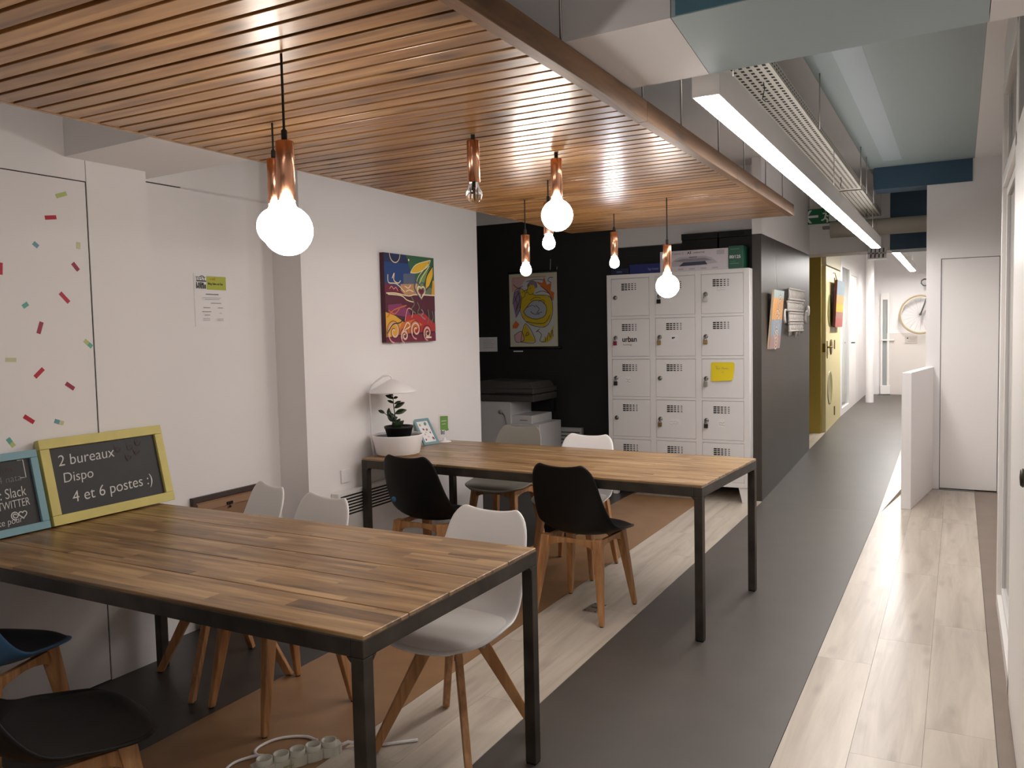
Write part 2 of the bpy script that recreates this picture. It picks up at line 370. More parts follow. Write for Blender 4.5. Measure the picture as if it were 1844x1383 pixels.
# ---- big painted beam, slightly skewed (trim_1)
def yb(x, far): return (2.035 if not far else 2.545)-.07*x
def beamseg(xa, xb, xa2=None, xb2=None):
    xa2 = xa if xa2 is None else xa2; xb2 = xb if xb2 is None else xb2
    lo = [(xa, yb(xa, 0), 2.27), (xb, yb(xb, 0), 2.27), (xb2, yb(xb2, 1), 2.27), (xa2, yb(xa2, 1), 2.27)]
    return B().hexa(lo, [(p[0], p[1], ZC) for p in lo])
tb = struct(beamseg(-3.46, -.642, None, -.680).obj('trim_1', WHITE), 'white part of the painted ceiling beam')
t2 = struct(beamseg(-.640, .058, -.678, .058).obj('trim_2', LBLUE), 'pale blue part of the painted ceiling beam')
beamseg(.060, .185).obj('white_end', WHITE, t2)
ya, yb_ = yb(-.628, 0), yb(.058, 0)
B().hexa([(-.628, ya-.003, 2.2725), (.058, yb_-.003, 2.2725), (.058, yb_+.002, 2.2725), (-.628, ya+.002, 2.2725)],
         [(-.628, ya-.003, ZC), (.058, yb_-.003, ZC), (.058, yb_+.002, ZC), (-.628, ya+.002, ZC)]).obj('teal_side', TEAL, t2)
# ---- slatted pine raft
rf = thing('slatted_ceiling', 'suspended raft of varnished pine slats above both tables', 'ceiling raft')
XL, XR = -2.470, -.972
base = B().hexa([(0, 0, .0), (XR-XL-.014, 0, 0), (XR-XL-.014, .0570, 0), (0, .0570, 0)], [(0, 0, .018), (XR-XL-.014, 0, .018), (XR-XL-.014, .0570, .018), (0, .0570, .018)]).obj('slat', PINE, rf, .0012, 1)
base.location = (XL+.014, .62, 2.2)
y = .62; i = 0
while y < 5.5:
    i += 1; y += .0705 if y < 4.75 else .0582
    s = base.copy(); COL.objects.link(s); s.parent = rf
    s.location = (XL+.014+random.uniform(-.001, .001), y+random.uniform(-.0014, .0014), 2.2+random.uniform(-.0008, .0008))
YE = y+.062
box(XL-.004, XL+.013, .6, YE, 2.199, 2.225, 'edge_board', PINE, rf)
for i in range(5):
    box(XL+.1+i*.32, XL+.15+i*.32, .6, YE-.01, 2.2185, 2.248, 'batten', GAP, rf)
box(XL, XR, .6, YE, 2.2485, 2.252, 'backing_sheet', GAP, rf)
yy = .6
for L in (2.16, 1.3, 1.2, 1.0):
    e = min(yy+L, YE)
    box(XR, -.934, yy, e-.001, 2.197, 2.266, 'fascia_board', FASCIA, rf, .0015); yy = e
for yw in (1.6, 2.10, 2.758, 3.207, 3.772, 4.273, 4.80, 5.3):
    B().tube([(-.95, yw, 2.262), (-.95, yw, ZC)], .0032, 6).obj('suspension_wire', CHROME, rf)
# ---- linear lamps
def linear_lamp(x0, x1, y0, y1, z0, label, wire=ZC, k=1):
    t = thing('linear_lamp', label, 'ceiling lamp', ((x0+x1)/2, y0, z0))
    w = (x1-x0)/2; L = y1-y0
    B().box(-w, w, 0, L, .009, .108).obj('housing', WHITE2, t, .002)
    pts = [(-w+.001, .0, .012)]+[(-w*math.cos(a)*.98, 0, .012-.008*math.sin(a)) for a in [math.pi*k/8 for k in range(1, 8)]]+[(w-.001, 0, .012)]
    B().prism([(p[0], .004, p[2]) for p in pts], (0, L-.008, 0)).obj('diffuser', mat('lamp_diffuser_%d' % int(k*10), (.9, .9, .9, 1), .5, emit=((1, .955, .915, 1), TUBE_L*k)), t)
    box(-w+.012, w-.012, .02, L-.02, .1082, .1095, 'upper_diffuser', mat('upper_lamp_diffuser', (.9, .9, .9, 1), .5, emit=((1, .955, .915, 1), TUBE_L*.10)), t)
    for q in (.06, .5, .94):
        B().tube([(0, L*q, .108), (0, L*q, wire-z0)], .002, 6).obj('suspension_wire', CHROME, t)
linear_lamp(-.748, -.660, 2.640, 8.69, 2.21, 'long white linear lamp hanging along the corridor beside the pine raft', 2.598)
linear_lamp(-.748, -.660, -2.4, .7, 2.21, 'linear lamp over the corridor behind the camera', ZC, .5)
linear_lamp(-.745, -.65, 11.0, 15.6, 2.36, 'second linear lamp farther down the corridor near the bicycle', ZC, 2.2)
# ---- pendants
def bulb_profile(r, neck):
    if r < .05:
        pr = [(r*math.cos(a), r*math.sin(a)) for a in [-math.pi/2+k*1.95/13 for k in range(14)]]
        return pr+[(r*.80, r*.72), (r*.64, r*1.05), (neck*1.08, r*1.32), (neck, r*1.5), (neck, r*1.78)]
    pr = []; amax = math.pi*.5-math.asin(min(.95, neck*1.28/r))
    for k in range(0, 17):
        a = -math.pi/2+k*(amax+math.pi/2)/16
        pr.append((r*math.cos(a), r*math.sin(a)))
    x, h = pr[-1]
    pr += [(neck*1.1, h+neck*.22), (neck, h+neck*.6), (neck, h+neck*1.4)]
    return pr
EMG = mat('lit_globe_glass', (.9, .9, .9, 1), .3, emit=((1, .93, .86, 1), GLOBE_L))
EMM = mat('lit_soft_globe_glass', (.9, .88, .8, 1), .3, emit=((1, .92, .82, 1), GLOBE_L*.45))
EMS = mat('lit_small_bulb_glass', (.9, .9, .9, 1), .3, emit=((1, .93, .86, 1), SMALL_L))
EMC = mat('lit_cool_bulb_glass', (.9, .9, .9, 1), .3, emit=((.86, .92, 1, 1), SMALL_L))
def pendant(x, y, zb, r, m, label, lean=(0, 0)):
    t = thing('pendant_lamp', label, 'pendant lamp', (x, y, zb), 0, 'copper pendant lamps under the pine raft')
    pf = bulb_profile(r, .0205 if r > .05 else .0155); top = pf[-1][1]
    B().lathe(pf, (0, 0, 0), 28).obj('bulb', m, t)
    z0 = top-.012; z1 = z0+.145
    B().lathe([(.0, z0+.02), (.0205, z0+.02), (.0205, z0), (.0225, z0), (.0225, z1), (.021, z1+.002), (.004, z1+.002)], (0, 0, 0), 24).obj('copper_holder', COPPER, t)
    B().lathe([(.0, z1), (.0075, z1), (.0075, z1+.028), (.004, z1+.032), (0, z1+.032)], (0, 0, 0), 12).obj('cord_grip', CORD, t)
    H = 2.205-zb; q = z1+.03
    n = 5; pts = [(lean[0]*math.sin(math.pi*k/n*.5), lean[1]*math.sin(math.pi*k/n*.5), q+(H-q)*k/n) for k in range(n+1)]
    B().tube(pts, .0032, 8).obj('cord', CORD, t)
    if m is GLASS:
        fb = B()
        for k in range(4):
            a = k*math.pi/2+.4; fb.tube([(.009*math.cos(a), .009*math.sin(a), -.012), (.009*math.cos(a), .009*math.sin(a), .02)], .0013, 6)
        fb.obj('filament', mat('filament_yellow', (.8, .62, .3, 1), .5), t)
        B().tube([(0, 0, .018), (0, 0, top)], .004, 8).obj('stem', WHITEP, t)
    return t
pendant(-1.490, 1.615, 1.766, .0625, EMG, 'nearest lit globe pendant, large white glowing ball above the near table')
pendant(-1.997, 2.110, 1.864, .0625, EMM, 'lit globe pendant half hidden behind the nearest globe')
pendant(-1.530, 2.612, 1.992, .0300, GLASS, 'unlit clear bulb pendant on a short cord')
pendant(-1.408, 3.048, 1.956, .0625, EMM, 'lit yellowish globe pendant in the middle on a short cord')
pendant(-1.698, 3.578, 1.910, .0300, EMS, 'small lit bulb pendant partly behind the middle globe')
pendant(-2.050, 4.028, 1.827, .0300, EMS, 'small lit bulb pendant in front of the cartoon poster')
pendant(-1.853, 4.827, 1.903, .0300, EMC, 'small cool white bulb pendant left of the lockers')
pendant(-1.392, 4.413, 1.729, .0625, EMG, 'lit globe pendant hanging in front of the lockers')
# ---- perforated cable tray
def tray(y0, y1, label, slots):
    x0, x1, z = -1.00, -.715, 2.60
    t = thing('cable_tray', label, 'cable tray', (0, 0, 0))
    TM = mat('galvanised_tray', (.56, .53, .47, 1), .5, .25)
    B().box(x0, x1, y0, y1, z, z+.003).obj('tray_bottom', TM, t)
    B().box(x1-.003, x1, y0, y1, z+.003, z+.05).box(x0, x0+.003, y0, y1, z+.003, z+.05).obj('tray_side', TM, t)
    h = B()
    ny = int((y1-y0-.06)/.05)
    for i in range(ny):
        yc = y0+.05+i*.05
        for j in range(8):
            xc = x0+.03+j*.033
            if slots: h.face([(xc-.004, yc-.017, z-.0006), (xc+.004, yc-.017, z-.0006), (xc+.004, yc+.017, z-.0006), (xc-.004, yc+.017, z-.0006)])
            else: h.face([(xc-.0075, yc-.0135, z-.0006), (xc+.0075, yc-.0135, z-.0006), (xc+.0075, yc+.0135, z-.0006), (xc-.0075, yc+.0135, z-.0006)])
        for zz in (.016, .034):
            h.face([(x1+.0006, yc-.011, z+zz-.0035), (x1+.0006, yc+.011, z+zz-.0035), (x1+.0006, yc+.011, z+zz+.0035), (x1+.0006, yc-.011, z+zz+.0035)])
    o = h.obj('perforation', GAP, t); o['kind'] = 'stuff'
    for yc in (y0+.3, (y0+y1)/2, y1-.1):
        B().tube([(x1+.004, yc, z+.01), (x1+.004, yc, ZC)], .004, 6).obj('hanger_rod', CHROME, t)
    for yc in (y0+1.2, y1-.7):
        B().tube([(-.79, yc, z-.002), (-.788, yc+.01, z-.03), (-.795, yc, z-.075), (-.78, yc, z-.09)], .002, 6).obj('cable_tie', CORD, t)
tray(2.75, 7.45, 'long perforated metal cable tray above the linear lamp', 0)
tray(7.52, 9.42, 'short slotted metal cable tray beyond the long perforated one', 1)
t = thing('duct', 'round beige duct crossing the corridor ceiling', 'duct', (-.9, 9.4, 2.49))
B().tube([(-.3, 0, 0), (1.8, 0, 0)], .083, 20).obj('duct_pipe', mat('beige_duct', (.52, .49, .42, 1), .5), t)
B().tube([(.13, 0, 0), (.15, 0, 0)], .087, 20).obj('duct_collar', mat('beige_duct', (.5, .5, .5, 1)), t)
# ---- exit sign
t = thing('exit_sign', 'green emergency exit sign with white arrow and running figure', 'exit sign', (-1.36, 9.74, 2.675))
B().box(-.20, .20, 0, .11, -.085, .10).obj('sign_housing', WHITEP, t, .004)
sh = Sheet((-.20, -.001, -.085), (1, 0, 0), (0, 0, 1), .0008)
GRN = flat('sign_green', 20, 110, 70); WH = flat('sign_white', 235, 240, 235)
sh.rect(GRN, .006, .012, .394, .178)
sh.poly(WH, [(.03, .095), (.10, .165), (.125, .165), (.085, .108), (.19, .108), (.19, .082), (.085, .082), (.125, .025), (.10, .025)])
sh.rect(WH, .30, .03, .375, .16); sh.disc(GRN, .275, .143, .014)
sh.line(WH, [(.235, .12), (.262, .122), (.275, .1), (.295, .088)], .013); sh.line(WH, [(.272, .125), (.262, .075), (.285, .05), (.28, .022)], .018)
sh.line(WH, [(.262, .08), (.245, .055), (.222, .05)], .015); sh.disc(WH, .272, .148, .013)
sh.obj('sign_face', t)
B().box(-.21, .21, -.01, .12, -.10, -.086).obj('lens_strip', mat('sign_lens', (.75, .8, .78, 1), .2), t)
box(.03, .13, .02, .09, -.13, -.10, 'lamp_unit', mat('grey_plastic', (.25, .22, .2, 1), .5), t)
# ---- louvre box
t = thing('louvre_box', 'small white louvred box at the far end of the long lamp', 'vent', (-.80, 9.70, 2.20))
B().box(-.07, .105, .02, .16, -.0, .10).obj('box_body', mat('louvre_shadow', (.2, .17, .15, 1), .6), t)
for k in range(5): B().hexa([(-.07+k*.040, 0, 0), (-.046+k*.040, 0, 0), (-.046+k*.040, .02, 0), (-.07+k*.040, .02, 0)], [(-.064+k*.040, 0, .10), (-.040+k*.040, 0, .10), (-.040+k*.040, .02, .10), (-.064+k*.040, .02, .10)]).obj('fin', WHITEP, t)
B().box(-.07, .11, 0, .02, .04, .055).box(-.075, .11, 0, .2, -.012, -.001).obj('fin_bar', WHITEP, t)

# ================================================================ CORRIDOR DETAILS
d4 = struct(B().use(LYELLOW).box(-1.527, -1.48, 11.17, 12.6, .15, 2.24).obj('door_4', None), 'pale yellow door with round portholes, open beside the mustard reveal')
for zc in (1.69, .69):
    B().lathe([(.0, .0), (.19, .0), (.205, .006), (.215, .006), (.215, -.002)], (-1.479, 11.53, zc), 28, 'X').obj('porthole', mat('porthole_glass', (.28, .25, .08, 1), .25), d4)
B().tube([(-1.478, 11.27, 1.22), (-1.44, 11.27, 1.22), (-1.43, 11.30, 1.22), (-1.43, 11.42, 1.22)], .011, 8).box(-1.48, -1.472, 11.25, 11.29, 1.08, 1.30).box(-1.52, -1.485, 11.163, 11.169, 1.16, 1.27).obj('door_handle', mat('dark_brass', (.2, .13, .03, 1), .35, .9), d4)
B().lathe([(0, .01), (.1, .01), (.11, 0)], (-1.48, 11.63, 1.22), 16, 'X').obj('lock_plate', mat('dark_brass', (1, 1, 1, 1)), d4)
for zc in (2.07, 1.24, .35): box(-1.48, -1.47, 11.95, 12.0, zc-.06, zc+.06, 'hinge', mat('dark_brass', (1, 1, 1, 1)), d4)
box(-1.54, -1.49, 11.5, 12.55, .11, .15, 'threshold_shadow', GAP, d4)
w2 = struct(B().box(-1.53, -1.48, 12.63, 12.82, .16, 2.5).box(-1.53, -1.48, 13.72, 13.88, .16, 2.5).box(-1.53, -1.48, 12.82, 13.72, .16, .30).box(-1.53, -1.48, 12.82, 13.72, 2.33, 2.5).obj('window_2', WHITE2))
box(-1.515, -1.505, 12.82, 13.72, .30, 2.33, 'pane', mat('dim_grey_glass', (.32, .35, .34, 1), .08), w2)
d5 = struct(box(-1.52, -1.482, 13.93, 14.72, .2, 2.26, 'door_5', WHITE2), 'white corridor door beyond the glazed panel')
B().tube([(-1.482, 14.0, 1.22), (-1.44, 14.0, 1.22), (-1.44, 14.1, 1.22)], .01, 6).obj('door_handle', DARKMETAL, d5)
struct(B().box(-1.54, -1.48, 13.88, 13.925, .2, 2.5).box(-1.54, -1.48, 14.725, 15.02, .2, 2.5).box(-1.54, -1.48, 13.925, 14.725, 2.265, 2.5).obj('trim_10', WHITE2))
B().lathe([(.062, 0), (.062, ZC-.21)], (-1.29, 14.85, .21), 20).obj('trim_11', WHITE)
bpy.data.objects['trim_11']['kind'] = 'structure'
w3 = struct(B().box(-1.24, -1.21, 16.33, 16.4, .25, 2.05).box(-1.13, -1.10, 16.33, 16.4, .25, 2.05).box(-1.21, -1.13, 16.33, 16.4, 1.93, 2.05).box(-1.24, -1.08, 16.30, 16.4, .25, .40).box(-1.25, -1.02, 16.32, 16.4, 1.20, 1.225).obj('window_3', WHITE2))
box(-1.21, -1.13, 16.37, 16.38, .40, 1.93, 'pane', mat('dim_grey_glass', (1, 1, 1, 1)), w3)
t = thing('wall_sign', 'small white notice on the panel below the bicycle', 'sign', (-.75, 16.355, 1.215))
box(-.10, .10, -.008, 0, -.065, .065, 'sign_plate', mat('pale_grey_plate', (.55, .5, .46, 1), .5), t)
sh = Sheet((-.10, -.009, -.065), (1, 0, 0), (0, 0, 1)); G8 = flat('mid_grey_ink', 150, 140, 130)
sh.disc(flat('near_black_ink', 45, 40, 40), .045, .09, .012); sh.line(G8, [(.08, .09), (.18, .09)], .006, 0); sh.line(G8, [(.08, .065), (.17, .065)], .006, 0); sh.line(G8, [(.04, .035), (.17, .035)], .006, 0); sh.obj('notice_print', t)
# bicycle on the end wall
bk = thing('bicycle', 'pale bicycle with tan tyres hung on the far end wall', 'bicycle', (-.60, 16.22, 1.65))
TAN = mat('tan_rubber', (.42, .33, .2, 1), .6); PALE = mat('pale_rim', (.75, .7, .62, 1), .4); DKT = mat('dark_tube', (.09, .09, .09, 1), .35)
def wheel(cx, nm):
    ring = [(cx+.325*math.cos(a), 0, .325*math.sin(a)) for a in [2*math.pi*k/40 for k in range(41)]]
    w = B().tube(ring, .016, 8, False).obj(nm, TAN, bk)
    B().tube([(cx+.302*math.cos(a), 0, .302*math.sin(a)) for a in [2*math.pi*k/40 for k in range(41)]], .009, 6, False).obj('rim', PALE, w)
    sp = B()
    for k in range(20):
        a = 2*math.pi*k/20; sp.tube([(cx+.02*math.cos(a+.5), .02*(-1)**k, .02*math.sin(a+.5)), (cx+.30*math.cos(a), 0, .30*math.sin(a))], .0018, 4)
    sp.obj('spokes', CHROME, w)
    B().tube([(cx, -.05, 0), (cx, .05, 0)], .02, 10).obj('hub', DKT, w)
wheel(0, 'front_wheel'); wheel(.98, 'rear_wheel')
B().tube([(0, -.05, 0), (.05, -.045, .14), (.12, -.03, .36)], .012, 8).tube([(0, .05, 0), (.05, .045, .14), (.12, .03, .36)], .012, 8).tube([(.115, 0, .34), (.17, 0, .53)], .018, 8).obj('fork', DKT, bk)
B().tube([(.15, 0, .48), (.66, 0, .52)], .017, 8).tube([(.13, 0, .38), (.56, 0, -.03)], .018, 8).tube([(.56, 0, -.03), (.68, 0, .58)], .017, 8).tube([(.56, .0, -.03), (.98, .04, 0)], .01, 8).tube([(.66, 0, .50), (.98, .04, 0)], .01, 8).obj('frame', DKT, bk)
B().tube([(.17, 0, .53), (.12, -.02, .60), (.06, -.16, .60), (.02, -.18, .575), (.015, -.18, .53), (.05, -.18, .49), (.10, -.18, .485)], .0125, 8).obj('handlebar', DKT, bk)
B().hexa([(.60, -.06, .58), (.80, -.08, .58), (.80, .08, .58), (.60, .06, .58)], [(.60, -.03, .61), (.80, -.07, .62), (.80, .07, .62), (.60, .03, .61)]).obj('saddle', BLACKP, bk)
B().tube([(.56, -.05, -.03), (.66, -.05, -.13)], .01, 6).tube([(.56, .05, -.03), (.46, .05, .07)], .01, 6).obj('crank', CHROME, bk)
B().tube([(.35, .18, .50), (.35, 0, .49)], .012, 6).tube([(.62, .18, .53), (.62, 0, .52)], .012, 6).obj('wall_hook', BLACKP, bk)
# art on the dark wall
t = thing('narrow_painting', 'narrow swirl painting in orange and blue hanging tilted on the charcoal wall', 'painting', (-1.452, 7.76, 1.56), 0)
t.rotation_euler = (0, R(5), 0)
box(-.008, .01, -.235, .235, -.26, .26, 'canvas', flat('cream_canvas', 214, 190, 160), t)
sh = Sheet((.0105, -.235, -.26), (0, 1, 0), (0, 0, 1))
OR = flat('orange_paint', 222, 160, 92); CBL = flat('steel_blue_paint', 138, 158, 176); MAU = flat('mauve_paint', 168, 138, 136); PB = flat('pale_aqua_paint', 168, 188, 186); CRM = flat('cream_paint_stroke', 232, 214, 192); BRN = flat('brown_paint_stroke', 120, 84, 66)
sh.rect(PB, 0, .45, .47, .52); sh.rect(OR, 0, .26, .47, .45); sh.rect(CBL, 0, .12, .47, .26); sh.rect(MAU, 0, 0, .47, .12)
for c in ((.30, .38, .12), (.22, .23, .15), (.26, .09, .10)):
    sh.line(CRM, spiral(c[0], c[1], .008, c[2], 3), .009); sh.line(BRN, spiral(c[0], c[1], .014, c[2]+.008, 3), .005)
for k in range(5): sh.line(CRM, [(.03+k*.09, .51), (.06+k*.09, .46), (.03+k*.09, .40)], .006)
sh.obj('painted_swirls', t)
B().tube([(-.008, 0, .26), (-.068, .0, .68)], .0012, 5).obj('hanging_wire', CHROME, t)
t = thing('robot_wall_art', 'robot figure built of white sticks on the charcoal wall', 'wall art', (-1.47, 8.86, 1.64))
BONE = mat('bone_white', (.62, .57, .53, 1), .5)
def rods(nm, y0, y1, z0, z1, n, taper=0):
    q = B()
    for k in range(n):
        yc = y0+(y1-y0)*(k+.5)/n; zz = z0-(random.uniform(0, .08) if taper else 0)
        q.tube([(.012, yc, zz), (.02, yc+random.uniform(-.01, .01), (z0+z1)/2), (.012, yc, z1)], [.010 if not taper else .006, .014, .010], 6)
    q.tube([(.022, y0, z1-.005), (.022, y1, z1-.005)], .010, 6); q.tube([(.022, y0, z0+.012), (.022, y1, z0+.012)], .010, 6)
    return q.obj(nm, BONE, t)
rods('head', -.46, .44, .11, .225, 12); rods('neck', -.54, .35, .0, .10, 12); rods('chest', -.46, .36, -.10, -.01, 12); rods('fringe', -.45, .36, -.20, -.11, 9, 1)
for yy in (-.68, .53): B().tube([(.015, yy+.12, .015), (.02, yy, .01), (.02, yy-.02, -.07), (.02, yy, -.11)], [.008, .011, .014, .018], 8).obj('arm', BONE, t)
t = thing('wall_disc', 'round white disc on the charcoal wall beside the stick robot', 'wall disc', (-1.479, 9.70, 1.66))
B().lathe([(0, .02), (.052, .02), (.062, .0)], (0, 0, 0), 24, 'X').obj('disc', WHITEP, t)
t = thing('sunset_painting', 'blue and orange painting hung on the yellow door', 'painting', (-1.405, 11.93, 1.79), 0)
t.rotation_euler = (0, R(3), 0)
box(-.03, .0, -.37, .37, -.32, .29, 'canvas', flat('dark_red_canvas', 90, 38, 26), t)
sh = Sheet((.0005, -.37, -.32), (0, 1, 0), (0, 0, 1))
for i, (c0, c1, cc) in enumerate(((.42, .61, (104, 120, 128)), (.30, .42, (176, 132, 80)), (.2, .30, (196, 150, 40)), (.12, .2, (140, 100, 90)), (0, .12, (160, 84, 76)))):
    sh.rect(flat('sunset_%s' % 'abcde'[i], *cc), 0, c0, .74, c1)
sh.obj('painted_bands', t)
B().tube([(-.03, -.2, .29), (-.05, -.26, .38), (-.075, -.26, .38)], .006, 6).obj('hook', mat('dark_brass', (1, 1, 1, 1)), t)
# ================================================================ TABLES
def table(name, cx, cy, rz, L, Wd, zt, wm, planks, label):
    t = thing(name, label, 'table', (cx, cy, 0), rz)
    a, b, k, h = L/2, Wd/2, .040, .048
    ft = zt-.010
    f = B()
    f.box(-a+k, a-k, -b, -b+k, ft-h, ft).box(-a+k, a-k, b-k, b, ft-h, ft).box(-a, -a+k, -b, b, ft-h, ft).box(a-k, a, -b, b, ft-h, ft)
    for x in (-a/3, a/3): f.box(x-.015, x+.015, -b+k, b-k, ft-.032, ft-.004)
    f.obj('frame', STEEL, t, .003)
    for sx in (-1, 1):
        for sy in (-1, 1):
            x0, x1 = (a-k, a) if sx > 0 else (-a, -a+k); y0, y1 = (b-k, b) if sy > 0 else (-b, -b+k)
            lg = B().box(x0, x1, y0, y1, .006, ft-h)
            # welded gusset radius between leg and rails
            ix, iy = (x0, y0 if sy > 0 else y1) if sx > 0 else (x1, y0 if sy > 0 else y1)
            g = .016
            yq = y0 if sy < 0 else y1-k; lg.prism([(ix, y0, ft-h), (ix-sx*g, y0, ft-h), (ix, y0, ft-h-g)], (0, k, 0))
            iy2 = y0 if sy > 0 else y1; lg.prism([(x0, iy2, ft-h), (x0, iy2-sy*g, ft-h), (x0, iy2, ft-h-g)], (k, 0, 0))
            l = lg.obj('leg', STEEL, t, .0025)
            B().box(x0+.002, x1-.002, y0+.002, y1-.002, 0, .006).obj('foot_pad', BLACKP, l)
    e = planks; tot = sum(e); y = -b+.002
    for w in e:
        w2 = w/tot*(Wd-.004)
        q = B().box(-a+.002, a-.002, -w2/2+.0016, w2/2-.0016, -.006, .006).obj('plank', wm, t, .0018, 1)
        q.location = (random.uniform(-.002, .002), y+w2/2, zt-.006+random.uniform(-.0006, .0006)); y += w2
    return t
table('work_table', -2.262, 2.094, R(-.9), 1.955, .94, .757, TABLE1, (.20, .33-.13, .16, .2, .2), 'near plank-top work table on a raw steel frame with two chalkboards on it')
table('work_table', -2.095, 4.405, R(-3.7), 2.125, .925, .757, TABLE2, (.19, .19, .18, .19, .19), 'far plank-top work table on a steel frame carrying the planter lamp')
# ================================================================ CHAIRS
# rows of the shell from top of the back over the bend to the front lip: y, z, half width, edge y shift, edge z shift
SH = [(-.262, .812, .118, .006, .016), (-.258, .806, .142, .008, .013), (-.250, .780, .172, .012, .008), (-.238, .735, .186, .018, .003), (-.222, .67, .196, .028, 0), (-.205, .60, .206, .042, 0), (-.188, .54, .217, .062, 0),
      (-.168, .49, .228, .085, .004), (-.135, .455, .236, .095, .022), (-.085, .432, .240, .075, .045), (-.02, .422, .242, .035, .052), (.06, .421, .242, .005, .044), (.13, .427, .238, -.008, .030), (.185, .434, .226, -.02, .018), (.222, .434, .20, -.028, .010), (.240, .428, .165, -.03, .006), (.246, .420, .14, -.03, .004)]
def shell_pt(row, u):
    y, z, w, ey, ez = row; k = abs(u)**2.4
    return Vector((u*w, y+ey*k, z+ez*k))
def lerp_row(t):
    i = min(int(t), len(SH)-2); f = t-i
    return tuple(a+(b-a)*f for a, b in zip(SH[i], SH[i+1]))
def grid(fn, nu, nv, name, m, parent, solid=0, sub=1, off=1):
    b = B(); V = [[b.bm.verts.new(fn(i/(nu-1), j/(nv-1))) for i in range(nu)] for j in range(nv)]
    for j in range(nv-1):
        for i in range(nu-1):
            f = b.bm.faces.new((V[j][i], V[j][i+1], V[j+1][i+1], V[j+1][i])); f.smooth = True
    o = b.obj(name, m, parent)
    if solid:
        md = o.modifiers.new('solid', 'SOLIDIFY'); md.thickness = solid; md.offset = off
    if sub:
        md = o.modifiers.new('sub', 'SUBSURF'); md.levels = sub; md.render_levels = sub
    return o
def make_chair(label, sm, cm, kind, loc, rz, group):
    t = thing('tulip_chair', label, 'chair', loc, rz, group)
    grid(lambda u, v: shell_pt(SH[int(round(v*(len(SH)-1)))], u*2-1), 15, len(SH), 'shell', sm, t, .012, 1, 0)
    def cush(u, v):
        uu = (u*2-1); tt = 8.1+v*6.4
        r = lerp_row(tt); e = .90*math.sqrt(max(0, 1-(abs(v*2-1))**6*.35))
        p = shell_pt(r, uu*e)
        h = .030*(1-abs(uu)**3.5)*(1-abs(v*2-1)**4.5)
        return p+Vector((0, .0, .006+h))
    grid(cush, 13, 11, 'seat_cushion', cm, t, 0, 1)
    if kind == 'corner':
        for sx in (-1, 1):
            for sy in (-1, 1):
                tx, ty = sx*.150, sy*.135; fx, fy = sx*.198, sy*.205; a, c = .025, .0125
                b = B().hexa([(fx-c, fy-c, .004), (fx+c, fy-c, .004), (fx+c, fy+c, .004), (fx-c, fy+c, .004)], [(tx-a, ty-a, .428), (tx+a, ty-a, .428), (tx+a, ty+a, .428), (tx-a, ty+a, .428)])
                l = b.obj('leg', BEECH, t, .005)
                B().lathe([(0, 0), (.010, 0), (.010, .005), (0, .005)], (fx, fy, 0), 12).obj('glide', BLACKP, l)
        f = B(); z0, z1 = .362, .420
        for s in (-1, 1):
            for ax in (0, 1):
                n = 6; q = []
                w = .150 if ax == 0 else .135; d = .140 if ax == 0 else .155
                low = [(-w+2*w*k/n, z0+.034*math.sin(math.pi*k/n)**.7) for k in range(n+1)]
                poly = low+[(w, z1), (-w, z1)]
                if ax == 0: f.prism([(p[0], s*d-.010, p[1]) for p in poly], (0, .020, 0))
                else: f.prism([(s*d-.010, p[0], p[1]) for p in poly], (.020, 0, 0))
        f.obj('seat_frame', BEECH, t, .002)
    else:
        for k in range(4):
            a = math.pi/4+k*math.pi/2; dx, dy = math.cos(a), math.sin(a); px, py = -dy, dx
            def P(r, s, z, w): return (dx*r+px*s*w, dy*r+py*s*w, z)
            w0, w1 = .0125, .0125
            b = B().hexa([P(.285, -1, .004, w0), P(.318, -1, .004, w0), P(.318, 1, .004, w0), P(.285, 1, .004, w0)], [P(.055, -1, .40, w1), P(.112, -1, .40, w1), P(.112, 1, .40, w1), P(.055, 1, .40, w1)])
            l = b.obj('leg', BEECH, t, .003)
            bo = B()
            for z in (.355,):
                r = .112+(.318-.112)*(.40-z)/.396-.030
                for s in (-1, 1):
                    c = P(r, s, z, w0+.0015)
                    bo.tube([c, (c[0]+px*s*.003, c[1]+py*s*.003, z)], [.0085, .006], 10)
            bo.obj('bolt', CHROME, l)
        B().box(-.11, .11, -.02, .02, .398, .406).box(-.02, .02, -.11, .11, .398, .406).box(-.045, .045, -.045, .045, .40, .415).obj('seat_bracket', DARKMETAL, t)
        br = B()
        for k in range(4):
            a = math.pi/4+k*math.pi/2; dx, dy = math.cos(a), math.sin(a); px, py = -dy, dx
            def P(r, s, z): return (dx*r+px*s*.003, dy*r+py*s*.003, z)
            br.prism([P(.03, -1, .402), P(.116, -1, .402), P(.135, -1, .33), P(.10, -1, .33)], (px*.006, py*.006, 0))
        br.obj('leg_bracket', DARKMETAL, t)
    return t
g1 = 'chairs around the two plank tables'
make_chair('black tulip chair on the corridor side, back to the camera', BLACKP, BLACKC, 'corner', (-1.765, 4.09, 0), R(-4), g1)
c4 = make_chair('black tulip chair with a blue sticker below the planter end', BLACKP, BLACKC, 'corner', (-2.71, 4.07, 0), R(-2), g1)
B().lathe([(0, 0), (.016, 0), (.0165, .001)], (-.13, -.208, .56), 20, 'Y').obj('sticker', mat('blue_sticker', (.03, .15, .3, 1), .4), c4)
make_chair('grey-green tulip chair behind the far table near the printer', GREYP, mat('grey_green_leatherette', (.2, .185, .155, 1), .45), 'corner', (-2.80, 5.10, 0), R(178), g1)
make_chair('white tulip chair behind the far table in front of the wall convector', WHITEP, WHITEC, 'corner', (-2.13, 4.79, 0), R(180), g1)
make_chair('white tulip chair nearest the left wall, in front of the leaning board', WHITEP, WHITEC, 'pyramid', (-2.895, 2.625, 0), R(157), g1)
